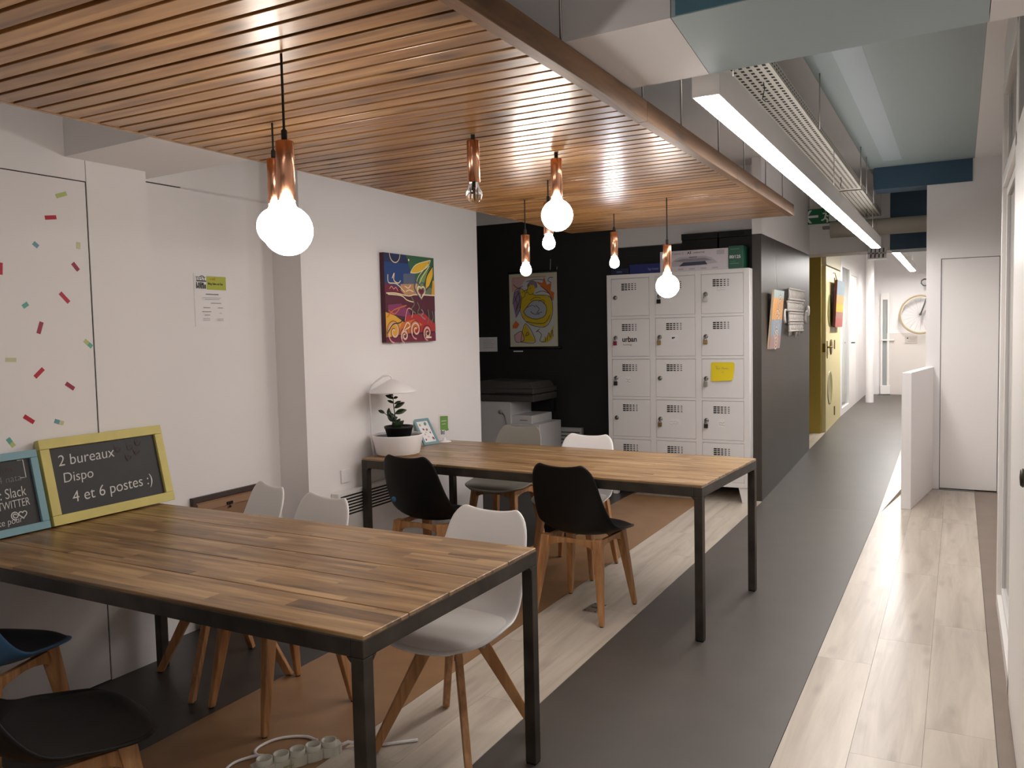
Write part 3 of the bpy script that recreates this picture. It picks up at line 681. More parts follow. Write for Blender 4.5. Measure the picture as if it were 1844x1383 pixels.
make_chair('white tulip chair in the middle behind the near table', WHITEP, WHITEC, 'corner', (-2.43, 2.50, 0), R(166), g1)
make_chair('white tulip chair at the table corner with bolted splayed legs', WHITEP, WHITEC, 'pyramid', (-1.615, 2.535, 0), R(175), g1)
make_chair('blue tulip chair with dark cushion at the left frame edge', BLUEP, NAVYC, 'corner', (-2.92, 1.60, 0), R(20), g1)
make_chair('black tulip chair cut off by the lower left corner', BLACKP, BLACKC, 'corner', (-2.145, 1.352, 0), R(-20), g1)
# ================================================================ LEFT WALL
TR, TG, TB, TT, TP, TV = [flat('tape_%s' % n, *c, .5) for n, c in (('red', (180, 20, 48)), ('green', (178, 190, 120)), ('blue', (112, 158, 172)), ('teal', (90, 165, 150)), ('pale_green', (196, 198, 158)), ('crimson', (150, 32, 62)))]
def tape(a, b, m, m2=None):
    a = Vector((0, a[0], a[1])); b = Vector((0, b[0], b[1])); d = (b-a); n = Vector((0, -d.z, d.y)).normalized()*.0085
    X0, X1 = Vector((-3.301, 0, 0)), Vector((-3.2996, 0, 0))
    def seg(p, q, m): B().hexa([p-n+X0, q-n+X0, q+n+X0, p+n+X0], [p-n+X1, q-n+X1, q+n+X1, p+n+X1]).obj('tape_strip', m, d2)
    if m2: seg(a, a+d*.52, m); seg(a+d*.53, b, m2)
    else: seg(a, b, m)
for q in (((2.219, 2.10), (2.266, 2.118), TG), ((2.166, 2.007), (2.215, 2.014), TR), ((2.111, 1.901), (2.130, 1.886), TB), ((2.309, 1.92), (2.307, 1.891), TP), ((2.277, 1.83), (2.302, 1.80), TV), ((2.214, 1.703), (2.251, 1.664), TR),
          ((2.053, 1.642), (2.074, 1.656), TT), ((2.127, 1.582), (2.111, 1.535), TV), ((2.313, 1.504), (2.346, 1.475), TG, TT), ((1.972, 1.434), (2.014, 1.432), TP), ((2.086, 1.359), (2.123, 1.392), TR), ((2.218, 1.326), (2.253, 1.30), TV),
          ((2.032, 1.206), (2.071, 1.177), TR), ((2.159, 1.174), (2.198, 1.160), TB, TP), ((1.974, 1.813), (1.971, 1.766), TR), ((1.962, 1.125), (1.985, 1.09), TT, TG)): tape(*q)
CHALK = mat('chalk', (.62, .62, .6, 1), .9); FAINT = mat('faint_pink_chalk', (.075, .045, .045, 1), .9); SLATE = mat('slate_board', (.014, .013, .013, 1), .55, var=.25, vscale=14)
def board(name, label, yc, w, h, fm, xb, fw, tilt):
    t = thing(name, label, 'chalkboard', (xb, yc, .7645)); t.rotation_euler = (-tilt, 0, R(90)+R(0))
    d = .028
    box(-w/2, w/2, 0, d, h-fw, h, 'frame_rail', fm, t, .002); box(-w/2, w/2, 0, d, 0, fw, 'frame_rail', fm, t, .002)
    box(-w/2, -w/2+fw, 0, d, fw+.0006, h-fw-.0006, 'frame_stile', fm, t, .002); box(w/2-fw, w/2, 0, d, fw+.0006, h-fw-.0006, 'frame_stile', fm, t, .002)
    box(-w/2+fw*.8, w/2-fw*.8, .012, .020, fw*.8, h-fw*.8, 'slate', SLATE, t)
    return t
YF = mat('lime_yellow_frame', rgb(204, 192, 112), .55, var=.06, vscale=12)
BF = mat('powder_blue_frame', rgb(122, 162, 174), .55)
def chalk(t, body, size, x, z, m=CHALK, rot=0, sx=1, bev=-.0004, shear=.12):
    return text(body, size, m, t, (x, .0115, z), (R(90), rot, 0), 'chalk_writing', .0003, shear, sx, bev=bev)
t = board('chalkboard', 'yellow framed chalkboard offering two offices, leaning on the left wall', 2.348, .585, .352, YF, -3.178, .040, R(13))
chalk(t, '2 bureaux', .064, -.222, .236, rot=R(-1)); chalk(t, 'Dispo', .058, -.215, .166, rot=R(-1)); chalk(t, '4 et 6 postes :)', .066, -.190, .080, rot=R(-2), sx=.98)
sh = Sheet((0, .0112, 0), (1, 0, 0), (0, 0, 1))
for x, z in ((.06, .272), (.12, .272), (.165, .286), (.15, .248), (.105, .228)): sh.line(FAINT, [(x-.014, z+.012), (x-.010, z-.01), (x+.004, z-.012), (x+.018, z+.002)], .004); sh.line(FAINT, [(x-.012, z), (x+.01, z+.008)], .004, 0)
sh.obj('faint_doodles', t)
t = board('chalkboard', 'blue framed chalkboard cut off at the left, listing chat services', 1.742, .60, .318, BF, -3.178, .030, R(13))
chalk(t, 'forum', .040, .10, .240, FAINT, R(-2)); chalk(t, ': 54 nata', .038, .095, .202, mat('dim_chalk', (.2, .2, .2, 1), .9), R(-2)); chalk(t, 'sur : Slack', .056, .065, .140, rot=R(-2), sx=.74)
chalk(t, 'TWITTER', .044, .115, .102, sx=.68, rot=R(-2)); chalk(t, 'instagram', .038, -.02, .070, sx=.85, rot=R(-2)); chalk(t, 'projets, ça compte pour', .036, -.10, .036, sx=.85, rot=R(-2))
sh = Sheet((0, .0112, 0), (1, 0, 0), (0, 0, 1))
sh.line(CHALK, [(.222, .285), (.245, .285), (.245, .215), (.222, .215)], .003, 0); sh.line(CHALK, spiral(.175, .075, .004, .017, 1.8), .004); sh.line(CHALK, heart(.205, .074, .016), .004); sh.obj('chalk_doodles', t)
# poster in the recess
t = thing('poster', 'white flyer with a lime header taped in the wall recess', 'poster', (-3.459, 3.158, 1.70), R(90))
box(-.110, .110, -.0015, 0, -.138, .136, 'sheet', PAPER, t)
sh = Sheet((-.110, -.002, -.138), (1, 0, 0), (0, 0, 1)); LIME = flat('lime_print', 172, 180, 62); INK = flat('near_black_ink', 45, 40, 40); GR = flat('mid_grey_ink', 150, 140, 130); LG = flat('light_grey_ink', 188, 182, 184)
sh.rect(LIME, .008, .192, .212, .262)
sh.rect(PAPER, .008, .192, .080, .266)
for k, hh in enumerate((.020, .03, .024, .028, .022)): sh.rect(INK, .012+k*.013, .196, .021+k*.013, .196+hh)
sh.rect(INK, .012, .232, .076, .238)
sh.line(INK, [(.035, .256), (.05, .262), (.064, .255)], .004)
for zz, a0, a1, m in ((.168, .07, .155, INK), (.150, .05, .17, LG), (.142, .06, .16, LG), (.122, .10, .17, GR), (.098, .05, .095, GR), (.098, .145, .18, GR), (.078, .04, .10, GR), (.060, .055, .09, GR), (.042, .045, .09, LG), (.034, .045, .09, LG), (.040, .14, .18, LG), (.032, .14, .18, LG), (.07, .155, .17, LG)): sh.line(m, [(a0, zz), (a1, zz)], .0035, 0)
sh.obj('print', t)
text('TEST', .030, INK, t, (-.100, -.0035, .098), (R(90), 0, 0)); text('UP!', .034, INK, t, (-.098, -.0035, .066), (R(90), 0, 0), bev=.001)
text('CAFÉ', .016, flat('orange_print', 220, 130, 40), t, (-.005, -.0035, .104), (R(90), 0, 0)); text('Blog Libre en Feu', .0165, INK, t, (-.020, -.0035, .080), (R(90), 0, 0), sx=.85)
# leaning framed board in recess
t = thing('picture_frame', 'brown framed board leaning backwards in the wall recess behind the chairs', 'picture frame', (-3.385, 3.20, 0)); t.rotation_euler = (R(-4), 0, R(90))
KR = mat('kraft_back', rgb(134, 100, 74), .7, var=.08); DKW = mat('dark_frame_wood', rgb(58, 42, 34), .5)
box(-.23, .23, .012, .02, .02, .67, 'back_panel', KR, t)
box(-.24, .24, 0, .024, .665, .69, 'frame_rail', DKW, t); box(-.24, .24, 0, .024, 0, .025, 'frame_rail', DKW, t); box(-.24, -.222, 0, .024, .025, .665, 'frame_stile', DKW, t); box(.222, .24, 0, .024, .025, .665, 'frame_stile', DKW, t)
B().box(-.21, .21, .006, .012, .615, .65).box(-.21, -.18, .006, .012, .05, .615).box(.18, .21, .006, .012, .05, .615).obj('inner_lip', mat('light_kraft', rgb(150, 116, 88), .7), t)
B().box(-.02, .02, .0, .007, .618, .632).tube([(0, .002, .61), (0, .002, .60)], .006, 6).obj('hanger', BLACKP, t)
# white wall: painting, convector, socket
t = thing('painting', 'colourful dreamlike canvas on the white wall above the planter', 'painting', (-3.249, 4.625, 1.735), R(90))
box(-.285, .285, -.034, 0, -.285, .285, 'canvas', flat('plum_canvas', 70, 28, 42), t)
C = {n: flat('art_'+n, *c) for n, c in dict(blue=(24, 62, 122), navy=(26, 40, 84), green=(46, 98, 62), lgreen=(120, 150, 80), yellow=(226, 180, 40), plum=(112, 24, 54), dplum=(84, 18, 44), orange=(206, 110, 48), red=(176, 42, 42), gold=(222, 164, 52), tan=(188, 140, 98), pink=(214, 150, 150), cream=(232, 216, 178), slate=(84, 96, 120), purple=(130, 50, 96), dark=(56, 24, 34), sage=(110, 120, 96), lilac=(150, 130, 150)).items()}
sh = Sheet((-.285, -.0345, -.285), (1, 0, 0), (0, 0, 1), .00012); w = h = .57
def q(*p): return [(a*w, c*h) for a, c in p]
sh.rect(C['blue'], 0, .62*h, .55*w, h); sh.poly(C['navy'], q((0, .9), (.5, .9), (.42, 1), (0, 1))); sh.poly(C['green'], q((.42, 1), (.55, .72), (1, .62), (1, 1))); sh.poly(C['slate'], q((.36, .78), (.6, .8), (.6, .66), (.36, .66)))
sh.poly(C['tan'], q((.3, .66), (.72, .68), (.75, .54), (.3, .54))); sh.poly(C['plum'], q((0, .66), (.22, .64), (.38, .54), (0, .54))); sh.rect(C['dplum'], 0, .36*h, w, .54*h)
sh.poly(C['sage'], q((.74, .68), (1, .62), (1, .54), (.74, .54)))
sh.poly(C['purple'], q((.05, .42), (.3, .44), (.45, .36), (.5, .28), (.05, .32))); sh.poly(C['gold'], q((0, .34), (.18, .30), (.4, .2), (.35, .1), (0, .05))); sh.poly(C['red'], q((.4, .3), (.75, .34), (1, .2), (1, .12), (.5, .1), (.34, .16)))
sh.poly(C['orange'], q((.3, .22), (.55, .26), (.72, .2), (.5, .1), (.2, .08))); sh.poly(C['plum'], q((0, .06), (.3, .07), (1, .1), (1, 0), (0, 0)))
sh.poly(C['yellow'], q((.5, .80), (.62, .9), (.92, .97), (.84, .88), (.66, .81))); sh.poly(C['yellow'], q((.8, .62), (.83, .76), (.97, .9), (.97, .78), (.88, .66))); sh.poly(C['lgreen'], q((.62, .62), (.7, .76), (.9, .9), (.8, .72), (.68, .58)))
sh.poly(C['gold'], q((.93, .56), (.96, .72), (1, .74), (1, .54)))
for p in ([(.5, .80), (.62, .9), (.92, .97)], [(.5, .8), (.66, .81), (.86, .89), (.93, .97)], [(.8, .6), (.83, .76), (.97, .9)], [(.8, .6), (.9, .67), (.98, .8)], [(.6, .62), (.66, .76), (.88, .92)], [(.64, .6), (.72, .74), (.9, .9)]): sh.line(C['cream'] if p[0][0] < .7 else C['dark'], q(*p), .006)
for p in ([(.02, .55), (.2, .555), (.45, .53), (.6, .55), (1, .55)], [(.05, .54), (.3, .53), (.42, .48), (.56, .46)], [(.06, .76), (.07, .67), (.22, .66), (.38, .57)], [(.14, .72), (.18, .78), (.17, .7), (.25, .67), (.3, .7)], [(.38, .64), (.45, .62), (.5, .66)], [(.4, .58), (.47, .6), (.55, .58)]): sh.line(C['cream'], q(*p), .007)
sh.line(C['cream'], q(*spiral(.2, 1.0, .1, .1, .5, 12, math.pi)), .006); sh.disc(C['dark'], .47*w, .945*h, .02*w); sh.disc(C['cream'], .47*w, .945*h, .014*w)
sh.line(C['slate'], [(a*w, c*h) for a, c in heart(.68, .615, .11)], .010); sh.line(C['cream'], [(a*w, c*h) for a, c in heart(.71, .585, .085)], .010); sh.poly(C['plum'], [(a*w, c*h) for a, c in heart(.71, .585, .05)])
for c, r in (((.15, .12), .13), ((.58, .14), .11), ((.82, .10), .09), ((.35, .07), .08)):
    sh.line(C['pink'], q(*spiral(c[0], c[1], .02, r, 1.6, 24, 1)), .010); sh.line(C['dark'], q(*spiral(c[0], c[1], .03, r+.02, 1.4, 24, 1.3)), .004); sh.line(C['cream'], q(*spiral(c[0], c[1], .01, r-.02, 1.5, 20, .6)), .005)
for p, m in (([(.36, .24), (.42, .38), (.52, .36), (.5, .28)], 'pink'), ([(.62, .46), (.66, .4), (.62, .34), (.7, .3)], 'sage'), ([(.7, .38), (.74, .34), (.7, .3), (.78, .26)], 'lilac'), ([(.84, .38), (.86, .28), (.82, .22)], 'sage'), ([(.93, .36), (.95, .28), (.9, .22)], 'sage'), ([(.02, .28), (.14, .36), (.3, .4), (.4, .42)], 'orange'), ([(.02, .1), (.12, .2), (.26, .22), (.34, .26)], 'dark'), ([(.3, .1), (.4, .22), (.46, .18), (.36, .14)], 'cream'), ([(.05, .36), (.16, .32), (.26, .38)], 'orange'), ([(.5, .52), (.56, .44), (.5, .38), (.58, .33)], 'sage')): sh.line(C[m], q(*p), .008)
sh.line(C['pink'], q((.08, .6), (.12, .63), (.16, .6), (.2, .62), (.24, .58)), .006); sh.rect(C['cream'], .78*w, .035*h, .9*w, .055*h)
sh.obj('painted_image', t)
def convector(label, loc, rz, L, H, z0, m, nl, zl0, zl1):
    t = thing('convector_heater', label, 'heater', loc, rz)
    B().box(0, L, -.055, -.002, z0, H).obj('casing', m, t, .004)
    for k in range(nl):
        z = zl0+(zl1-zl0)*k/(nl-1)
        box(.02, L-.02, -.0575, -.0545, z-.0045, z+.0045, 'louvre_slot', GAP, t)
    B().tube([(.1, -.03, 0), (.1, -.03, z0)], .012, 8).tube([(L-.1, -.03, 0), (L-.1, -.03, z0)], .012, 8).obj('support', m, t)
convector('white convector with dark louvres low on the wall behind the planter end', (-3.249, 3.80, 0), R(90), 1.05, .575, .10, WHITE2, 7, .44, .55)
convector('grey convector with slatted front on the black wall beside the printer', (-3.95, 7.659, 0), 0, .66, .535, .12, mat('pale_grey_metal', (.42, .42, .42, 1), .5), 9, .20, .49)
t = thing('wall_socket', 'white socket on the white wall left of the far table leg', 'socket', (-3.249, 3.93, .66), R(90))
box(-.04, .04, -.010, 0, -.04, .04, 'plate', WHITEP, t, .003); B().lathe([(.0, -.004), (.02, -.004), (.022, -.011)], (0, 0, 0), 16, 'Y').obj('outlet', WHITEP, t)
# ================================================================ ON THE FAR TABLE
PZ = .7582
t = thing('planter', 'oval white indoor garden planter with built-in grow lamp', 'planter', (-3.065, 4.225, PZ))
B().lathe([(0, .006), (.13, .006), (.134, .012), (.158, .120), (.158, .126), (.150, .126), (.148, .118), (.128, .02), (0, .02)], (0, 0, 0), 40).obj('bowl', WHITEP, t)
B().lathe([(0, .004), (.128, .004), (.128, 0), (0, 0)], (0, 0, 0), 32).obj('cork_base', flat('cork', 160, 120, 80), t)
B().lathe([(0, .112), (.148, .112), (.149, .108), (0, .108)], (0, 0, 0), 32).obj('lid', mat('dark_grey_lid', (.10, .095, .095, 1), .5), t)
lp = (-.135, -.07)
B().tube([(lp[0], lp[1], .0), (lp[0]-.012, lp[1], .10), (lp[0]-.012, lp[1], .40), (lp[0]-.004, lp[1]+.003, .425), (lp[0]+.02, lp[1]+.012, .45), (-.075, -.03, .487), (-.045, -.012, .492), (-.03, -.004, .48), (-.026, -.002, .455)], .0065, 10).obj('lamp_arm', WHITEP, t)
B().lathe([(0, .468), (.018, .465), (.145, .395), (.148, .385), (.143, .384), (.016, .455), (0, .456)], (-.026, -.002, 0), 40).obj('lamp_shade', WHITEP, t)
B().lathe([(0, .395), (.11, .395), (.11, .4), (0, .4)], (-.026, -.002, 0), 24).obj('lamp_panel', WHITEP, t)
t = thing('potted_plant', 'small dark leaved plant in a black nursery pot on the planter', 'plant', (-3.055, 4.225, PZ+.112))
B().lathe([(0, 0), (.072, 0), (.086, .052), (.090, .054), (.090, .066), (.084, .066), (.078, .05), (0, .05)], (0, 0, 0), 28).obj('pot', BLACKP, t)
B().lathe([(0, .054), (.078, .054), (.079, .048)], (0, 0, 0), 20).obj('soil', mat('dark_soil', (.02, .014, .01, 1), .9), t)
LEAF = mat('dark_green_leaf', (.012, .03, .010, 1), .3, var=.3, vscale=12); STEM = mat('dark_green_stem', (.02, .04, .015, 1), .5)
stems = [[(-.012, 0, .05), (-.022, -.004, .11), (-.030, -.005, .19), (-.034, -.006, .262)], [(-.03, .01, .05), (-.045, .0, .09), (-.07, -.01, .125), (-.10, -.02, .15)]]
for st in stems: B().tube(st, [.005, .004, .003, .0018], 6).obj('stem', STEM, t)
def leaf(p, az, el, L, w):
    p = Vector(p); d = Vector((math.cos(az)*math.cos(el), math.sin(az)*math.cos(el), math.sin(el))); sd = d.cross(Vector((.52, -.72, .45))).normalized(); n = sd.cross(d)
    b = B(); prev = None; N = 7
    for k in range(N+1):
        s = k/N; ww = w*math.sin(math.pi*min(.02+s*.97, .99))**.8; c = p+d*L*s+n*(-.010*L/.06*(s*s))
        row = [b.bm.verts.new(c+sd*ww*e+n*abs(e)*ww*.35) for e in (-1, 0, 1)]
        if prev:
            for j in range(2): f = b.bm.faces.new((prev[j], prev[j+1], row[j+1], row[j])); f.smooth = True
        prev = row
    o = b.obj('leaf', LEAF, t); md = o.modifiers.new('solid', 'SOLIDIFY'); md.thickness = .0012
UA = R(32)   # image right direction on the table plane
for p, az, el, L, ww in (((-.022, -.004, .11), UA-R(180), .9, .05, .011), ((-.026, 0, .14), UA, .35, .075, .017), ((-.028, 0, .175), UA-.2, .55, .072, .015), ((-.031, 0, .20), UA, .45, .048, .008), ((-.031, 0, .205), UA+math.pi, .5, .045, .009), ((-.032, 0, .232), UA+math.pi-.1, .5, .058, .012), ((-.034, 0, .236), UA-.3, .3, .03, .009), ((-.034, 0, .255), UA+math.pi, .3, .03, .008),
                         ((-.03, .005, .06), UA+.3, 1.0, .058, .015), ((-.01, 0, .055), UA-.5, .8, .06, .016), ((-.005, 0, .05), UA-.2, 1.15, .045, .014), ((-.02, -.01, .05), UA-1.8, .9, .055, .017), ((-.045, 0, .09), UA-2.6, .9, .05, .013), ((-.06, -.005, .112), UA+1.9, 1.2, .06, .012), ((-.072, -.01, .125), UA+1.2, 1.25, .055, .010), ((-.09, -.018, .143), UA+math.pi, .5, .045, .011), ((-.05, 0, .10), UA+.2, .5, .04, .013), ((-.018, 0, .085), UA+2.2, .6, .05, .014)): leaf(p, az, el, L, ww)
t = thing('photo_frame', 'small blue photo frame with a fruit print leaning against the planter', 'picture frame', (-3.125, 4.70, PZ)); t.rotation_euler = (R(-35), 0, R(75))
FB = mat('dusty_blue_frame', rgb(118, 152, 160), .5)
box(-.068, .068, 0, .012, .182, .202, 'frame_rail', FB, t, .001); box(-.068, .068, 0, .012, 0, .020, 'frame_rail', FB, t, .001); box(-.068, -.050, 0, .012, .02, .182, 'frame_stile', FB, t, .001); box(.050, .068, 0, .012, .02, .182, 'frame_stile', FB, t, .001)
box(-.052, .052, .004, .008, .018, .184, 'picture', PAPER, t)
sh = Sheet((-.05, .0035, .02), (1, 0, 0), (0, 0, 1), .0001)
for a, c, r, m in ((.022, .135, .011, (170, 180, 120)), (.07, .14, .015, (110, 140, 130)), (.035, .10, .009, (110, 60, 60)), (.062, .095, .011, (160, 110, 90)), (.08, .07, .008, (90, 110, 80)), (.03, .06, .007, (190, 160, 120)), (.05, .04, .009, (220, 190, 180)), (.085, .025, .012, (130, 80, 100)), (.018, .02, .009, (150, 90, 110)), (.045, .075, .004, (90, 70, 70))):
    sh.disc(flat('fruit_%d_%d' % (int(a*1000), int(c*1000)), *m), a, c, r, r*.75, 12, a*60)
sh.obj('fruit_print', t)
t = thing('wooden_stand', 'brown wooden easel standing behind the blue photo frame', 'stand', (-3.19, 4.50, PZ), R(38))
B().hexa([(-.02, 0, 0), (.012, 0, 0), (.012, .012, 0), (-.02, .012, 0)], [(0, .02, .09), (.026, .02, .09), (.026, .032, .09), (0, .032, .09)]).obj('easel_panel', mat('dark_red_wood', rgb(92, 58, 40), .5), t)
B().tube([(.0, .06, 0), (.012, .03, .085)], .006, 6).obj('easel_leg', mat('dark_red_wood', (1, 1, 1, 1)), t)
t = thing('sign_stand', 'small white pedestal sign with a green card at the table end', 'sign', (-3.11, 4.825, PZ), R(38))
B().lathe([(0, 0), (.048, 0), (.048, .004), (.012, .012), (.010, .03), (0, .03)], (0, 0, 0), 24).obj('foot', WHITEP, t)
B().box(-.039, .039, -.004, .004, .028, .192).obj('panel', WHITEP, t, .002)
sh = Sheet((-.039, -.0045, .028), (1, 0, 0), (0, 0, 1), .0002); sh.rect(flat('card_green', 112, 158, 78), .012, .055, .066, .150); sh.rect(PAPER, .012, .018, .066, .055)
for k, (a, hh, cc) in enumerate(((.016, .03, (70, 90, 110)), (.026, .024, (60, 60, 70)), (.036, .028, (130, 150, 170)))): sh.rect(flat('card_fig_%d' % k, *cc), a, .024, a+.007, .024+hh)
sh.line(PAPER, [(.02, .115), (.055, .118)], .004, 0); sh.line(PAPER, [(.024, .095), (.05, .097)], .003, 0); sh.disc(flat('card_green', 1, 1, 1), .056, .058, .014, .010); sh.obj('card_print', t)
# ================================================================ LOCKERS
LK = mat('white_locker_metal', (.77, .75, .745, 1), .38)
t = thing('locker_cabinet', 'white metal cabinet of fifteen lockers against the black wall', 'lockers', (-2.195, 7.16, 0))
x0, x1, zb, zt = -.632, .642, .13, 1.992
B().box(x0, x1, .018, .49, zb, zt).obj('body', LK, t, .003)
fr = B()
colx = [-.590, -.178, .234]; dwid, dh, pitch, ztop = .358, .338, .362, 1.957
xs = [x0]+[v for c in colx for v in (c, c+dwid)]+[x1]
for i in range(0, 8, 2): fr.box(xs[i], xs[i+1], 0, .018, zb, zt)
for c in colx:
    zz = [zt]+[v for r in range(5) for v in (ztop-r*pitch, ztop-r*pitch-dh)]+[zb]
    for i in range(0, 12, 2): fr.box(c, c+dwid, 0, .018, zz[i+1], zz[i])
fr.obj('front_frame', LK, t, .002)
for sx in (x0, x1-.10):
    for yy in (.01, .42): B().hexa([(sx+(.035 if sx < 0 else .03), yy, 0), (sx+(.075 if sx < 0 else .095), yy, 0), (sx+(.075 if sx < 0 else .095), yy+.05, 0), (sx+(.035 if sx < 0 else .03), yy+.05, 0)], [(sx, yy, zb), (sx+.10, yy, zb), (sx+.10, yy+.06, zb), (sx, yy+.06, zb)]).obj('leg', LK, t)
box(x0+.02, x1-.02, .02, .03, zb+.001, zt-.02, 'gap_backing', GAP, t)
proto = None
DM = None; VM = None; LM = None
doors = {}
for r in range(5):
    for c in range(3):
        if DM is None:
            d = B().box(.002, dwid-.002, -.001, .014, -dh+.002, -.003).obj('door', LK, t, .002); DM = d
            v = B()
            for i in range(4):
                for j in range(5):
                    xx = .10+j*.031; z = -.052-i*.0165; v.box(xx, xx+.026-.003*j, -.0026, -.0008, z-.0054+.0006*j, z+.0054-.0006*j)
            v = v.obj('vent_slots', GAP, d); v['kind'] = 'stuff'
            l = B().lathe([(0, -.010), (.013, -.010), (.017, -.006), (.020, -.001)], (.038, 0, -.170), 16, 'Y').box(.034, .042, -.020, -.008, -.185, -.160).obj('latch', mat('latch_metal', (.22, .21, .2, 1), .35, 1), d)
        else:
            d = DM.copy(); COL.objects.link(d); d.parent = t
            for ch in DM.children: q_ = ch.copy(); COL.objects.link(q_); q_.parent = d
        d.location = (colx[c], 0, ztop-r*pitch); doors[(c, r)] = d
BRASS = mat('brass', (.36, .25, .10, 1), .4, .9)
def padlock(c, r, m, label):
    X = -2.195+colx[c]+.038; Z = ztop-r*pitch-.190
    p = thing('padlock', label, 'padlock', (X, 7.16, Z), 0, 'padlocks on the locker doors')
    B().box(-.017, .017, -.026, -.010, -.046, -.010).obj('lock_body', m, p, .003)
    B().tube([(-.011, -.018, -.012), (-.011, -.018, .006), (-.006, -.018, .013), (.006, -.018, .013), (.011, -.018, .006), (.011, -.018, -.012)], .003, 6).obj('shackle', CHROME, p)
padlock(1, 0, BLACKP, 'black padlock on the top middle locker behind the globe lamp')
padlock(2, 0, CHROME, 'silver padlock on the top right locker')
padlock(0, 1, mat('red_padlock', (.22, .015, .04, 1), .4), 'red padlock on the locker lettered urban')
padlock(1, 1, BRASS, 'brass padlock on the middle locker of the second row')
padlock(2, 1, BRASS, 'brass padlock on the right locker above the yellow note')
padlock(0, 2, DARKMETAL, 'dark padlock on the left locker of the third row')
padlock(2, 2, CHROME, 'silver padlock on the locker with the yellow note')
padlock(1, 3, BRASS, 'brass padlock on the middle locker of the fourth row')
padlock(2, 3, DARKMETAL, 'dark padlock on the right locker of the fourth row')
dd = doors[(0, 1)]
text('urban', .066, INK, dd, (.100, -.0016, -.205), (R(90), 0, 0), sx=.92, bev=.0016); text('hashtag', .022, GR, dd, (.108, -.0016, -.238), (R(90), 0, 0), sx=1.25)
sh = Sheet((0, -.0016, 0), (1, 0, 0), (0, 0, 1)); sh.line(flat('ochre_ink', 180, 140, 70), spiral(.168, -.190, .017, .018, .95), .004); sh.obj('logo_arc', dd)
def scrib(c, r, x, z, m, k, w=.05):
    sh = Sheet((0, -.0016, 0), (1, 0, 0), (0, 0, 1)); rr = random.Random(k)
    for i in range(2): sh.line(m, [(x+w*j/6, z-.02*i+rr.uniform(-.006, .006)) for j in range(7)], .003)
    sh.obj('door_marking', doors[(c, r)])
sh = Sheet((0, -.0016, 0), (1, 0, 0), (0, 0, 1)); sh.disc(INK, .158, -.178, .009); sh.disc(INK, .172, -.175, .006); sh.obj('door_marking', doors[(1, 1)])
scrib(2, 0, .135, -.118, LG, 1, .07); scrib(0, 2, .135, -.185, GR, 2, .04); scrib(1, 3, .12, -.19, LG, 3, .085); scrib(2, 3, .145, -.185, flat('ochre_ink', 1, 1, 1), 4, .05)
box(.14, .20, -.0014, -.0010, -.205, -.15, 'paper_label', PAPER, doors[(1, 1)]); box(.13, .18, -.0014, -.0010, -.215, -.155, 'paper_label', PAPER, doors[(0, 2)]); box(.12, .22, -.0014, -.0010, -.215, -.165, 'paper_label', PAPER, doors[(1, 3)]); box(.14, .195, -.0014, -.0010, -.225, -.155, 'paper_label', PAPER, doors[(2, 3)])
# yellow note with a curling lower edge
t = thing('sticky_note', 'large yellow note stuck on the third locker of the right column', 'note', (-2.195+colx[2]+.082, 7.158, ztop-2*pitch-.030))
YN = mat('yellow_note', rgb(232, 208, 24), .7)
grid(lambda u, v: Vector((u*.20-(.012*v*v*(1 if u > .5 else 0)), -.002-.022*v**3*(.35+.65*u), -.165*v+.012*u*v*v)), 8, 8, 'sheet', YN, t, 0, 1)
sh = Sheet((0, -.0042, 0), (1, 0, 0), (0, 0, 1)); sh.line(GR, [(.035, -.035), (.06, -.035)], .0025, 0); sh.line(GR, [(.048, -.035), (.048, -.060), (.056, -.05), (.064, -.06), (.07, -.05), (.076, -.06)], .0025)
sh.line(GR, [(.09, -.058), (.10, -.042), (.106, -.058), (.113, -.05), (.12, -.058), (.13, -.048), (.136, -.06), (.145, -.05), (.15, -.058)], .0025); sh.line(GR, [(.095, -.09), (.10, -.082), (.105, -.09), (.10, -.1), (.095, -.09)], .0025); sh.obj('handwriting', t)
# boxes on top
t = thing('carton', 'white laminator carton printed with the machine on the lockers', 'box', (-2.03, 7.275, 1.992))
B().box(-.30, .298, -.095, .095, 0, .180).obj('carton_body', mat('white_carton', (.66, .62, .66, 1), .5), t, .002)
sh = Sheet((-.30, -.0955, 0), (1, 0, 0), (0, 0, 1), .0002); GL = flat('laminator_grey', 186, 180, 188); NV = flat('laminator_navy', 60, 62, 84); GD = flat('laminator_mid', 140, 136, 146)
sh.poly(GL, [(.06, .045), (.13, .105), (.18, .125), (.40, .125), (.46, .105), (.51, .06), (.40, .05), (.30, .045)]); sh.poly(GD, [(.12, .09), (.2, .108), (.40, .108), (.46, .085), (.40, .082), (.2, .082)]); sh.poly(NV, [(.17, .045), (.21, .078), (.40, .08), (.42, .050)]); sh.line(INK, [(.26, .118), (.33, .118)], .005, 0)
for a in (.06, .16, .26, .36, .46): sh.rect(GL, a, .012, a+.05, .026)
for k in range(5): sh.line(GD, [(.50, .165-k*.008), (.565, .165-k*.008)], .003, 0)
sh.obj('carton_print', t); text('Cosmic 2', .026, GD, t, (-.19, -.0965, .148), (R(90), 0, 0)); text('A3', .03, INK, t, (-.055, -.0965, .148), (R(90), 0, 0), bev=.0008); text('LAMINATOR', .017, INK, t, (-.005, -.0965, .150), (R(90), 0, 0), sx=1.05)
t = thing('carton', 'dark green carton of laminating pouches beside the laminator carton', 'box', (-1.667, 7.275, 1.992))
B().box(-.062, .060, -.10, .10, 0, .192).obj('carton_body', flat('pouch_green', 24, 84, 62, .4), t, .002); text('80/125', .036, PAPER, t, (-.055, -.1012, .088), (R(90), 0, 0), sx=.95, bev=.0006)
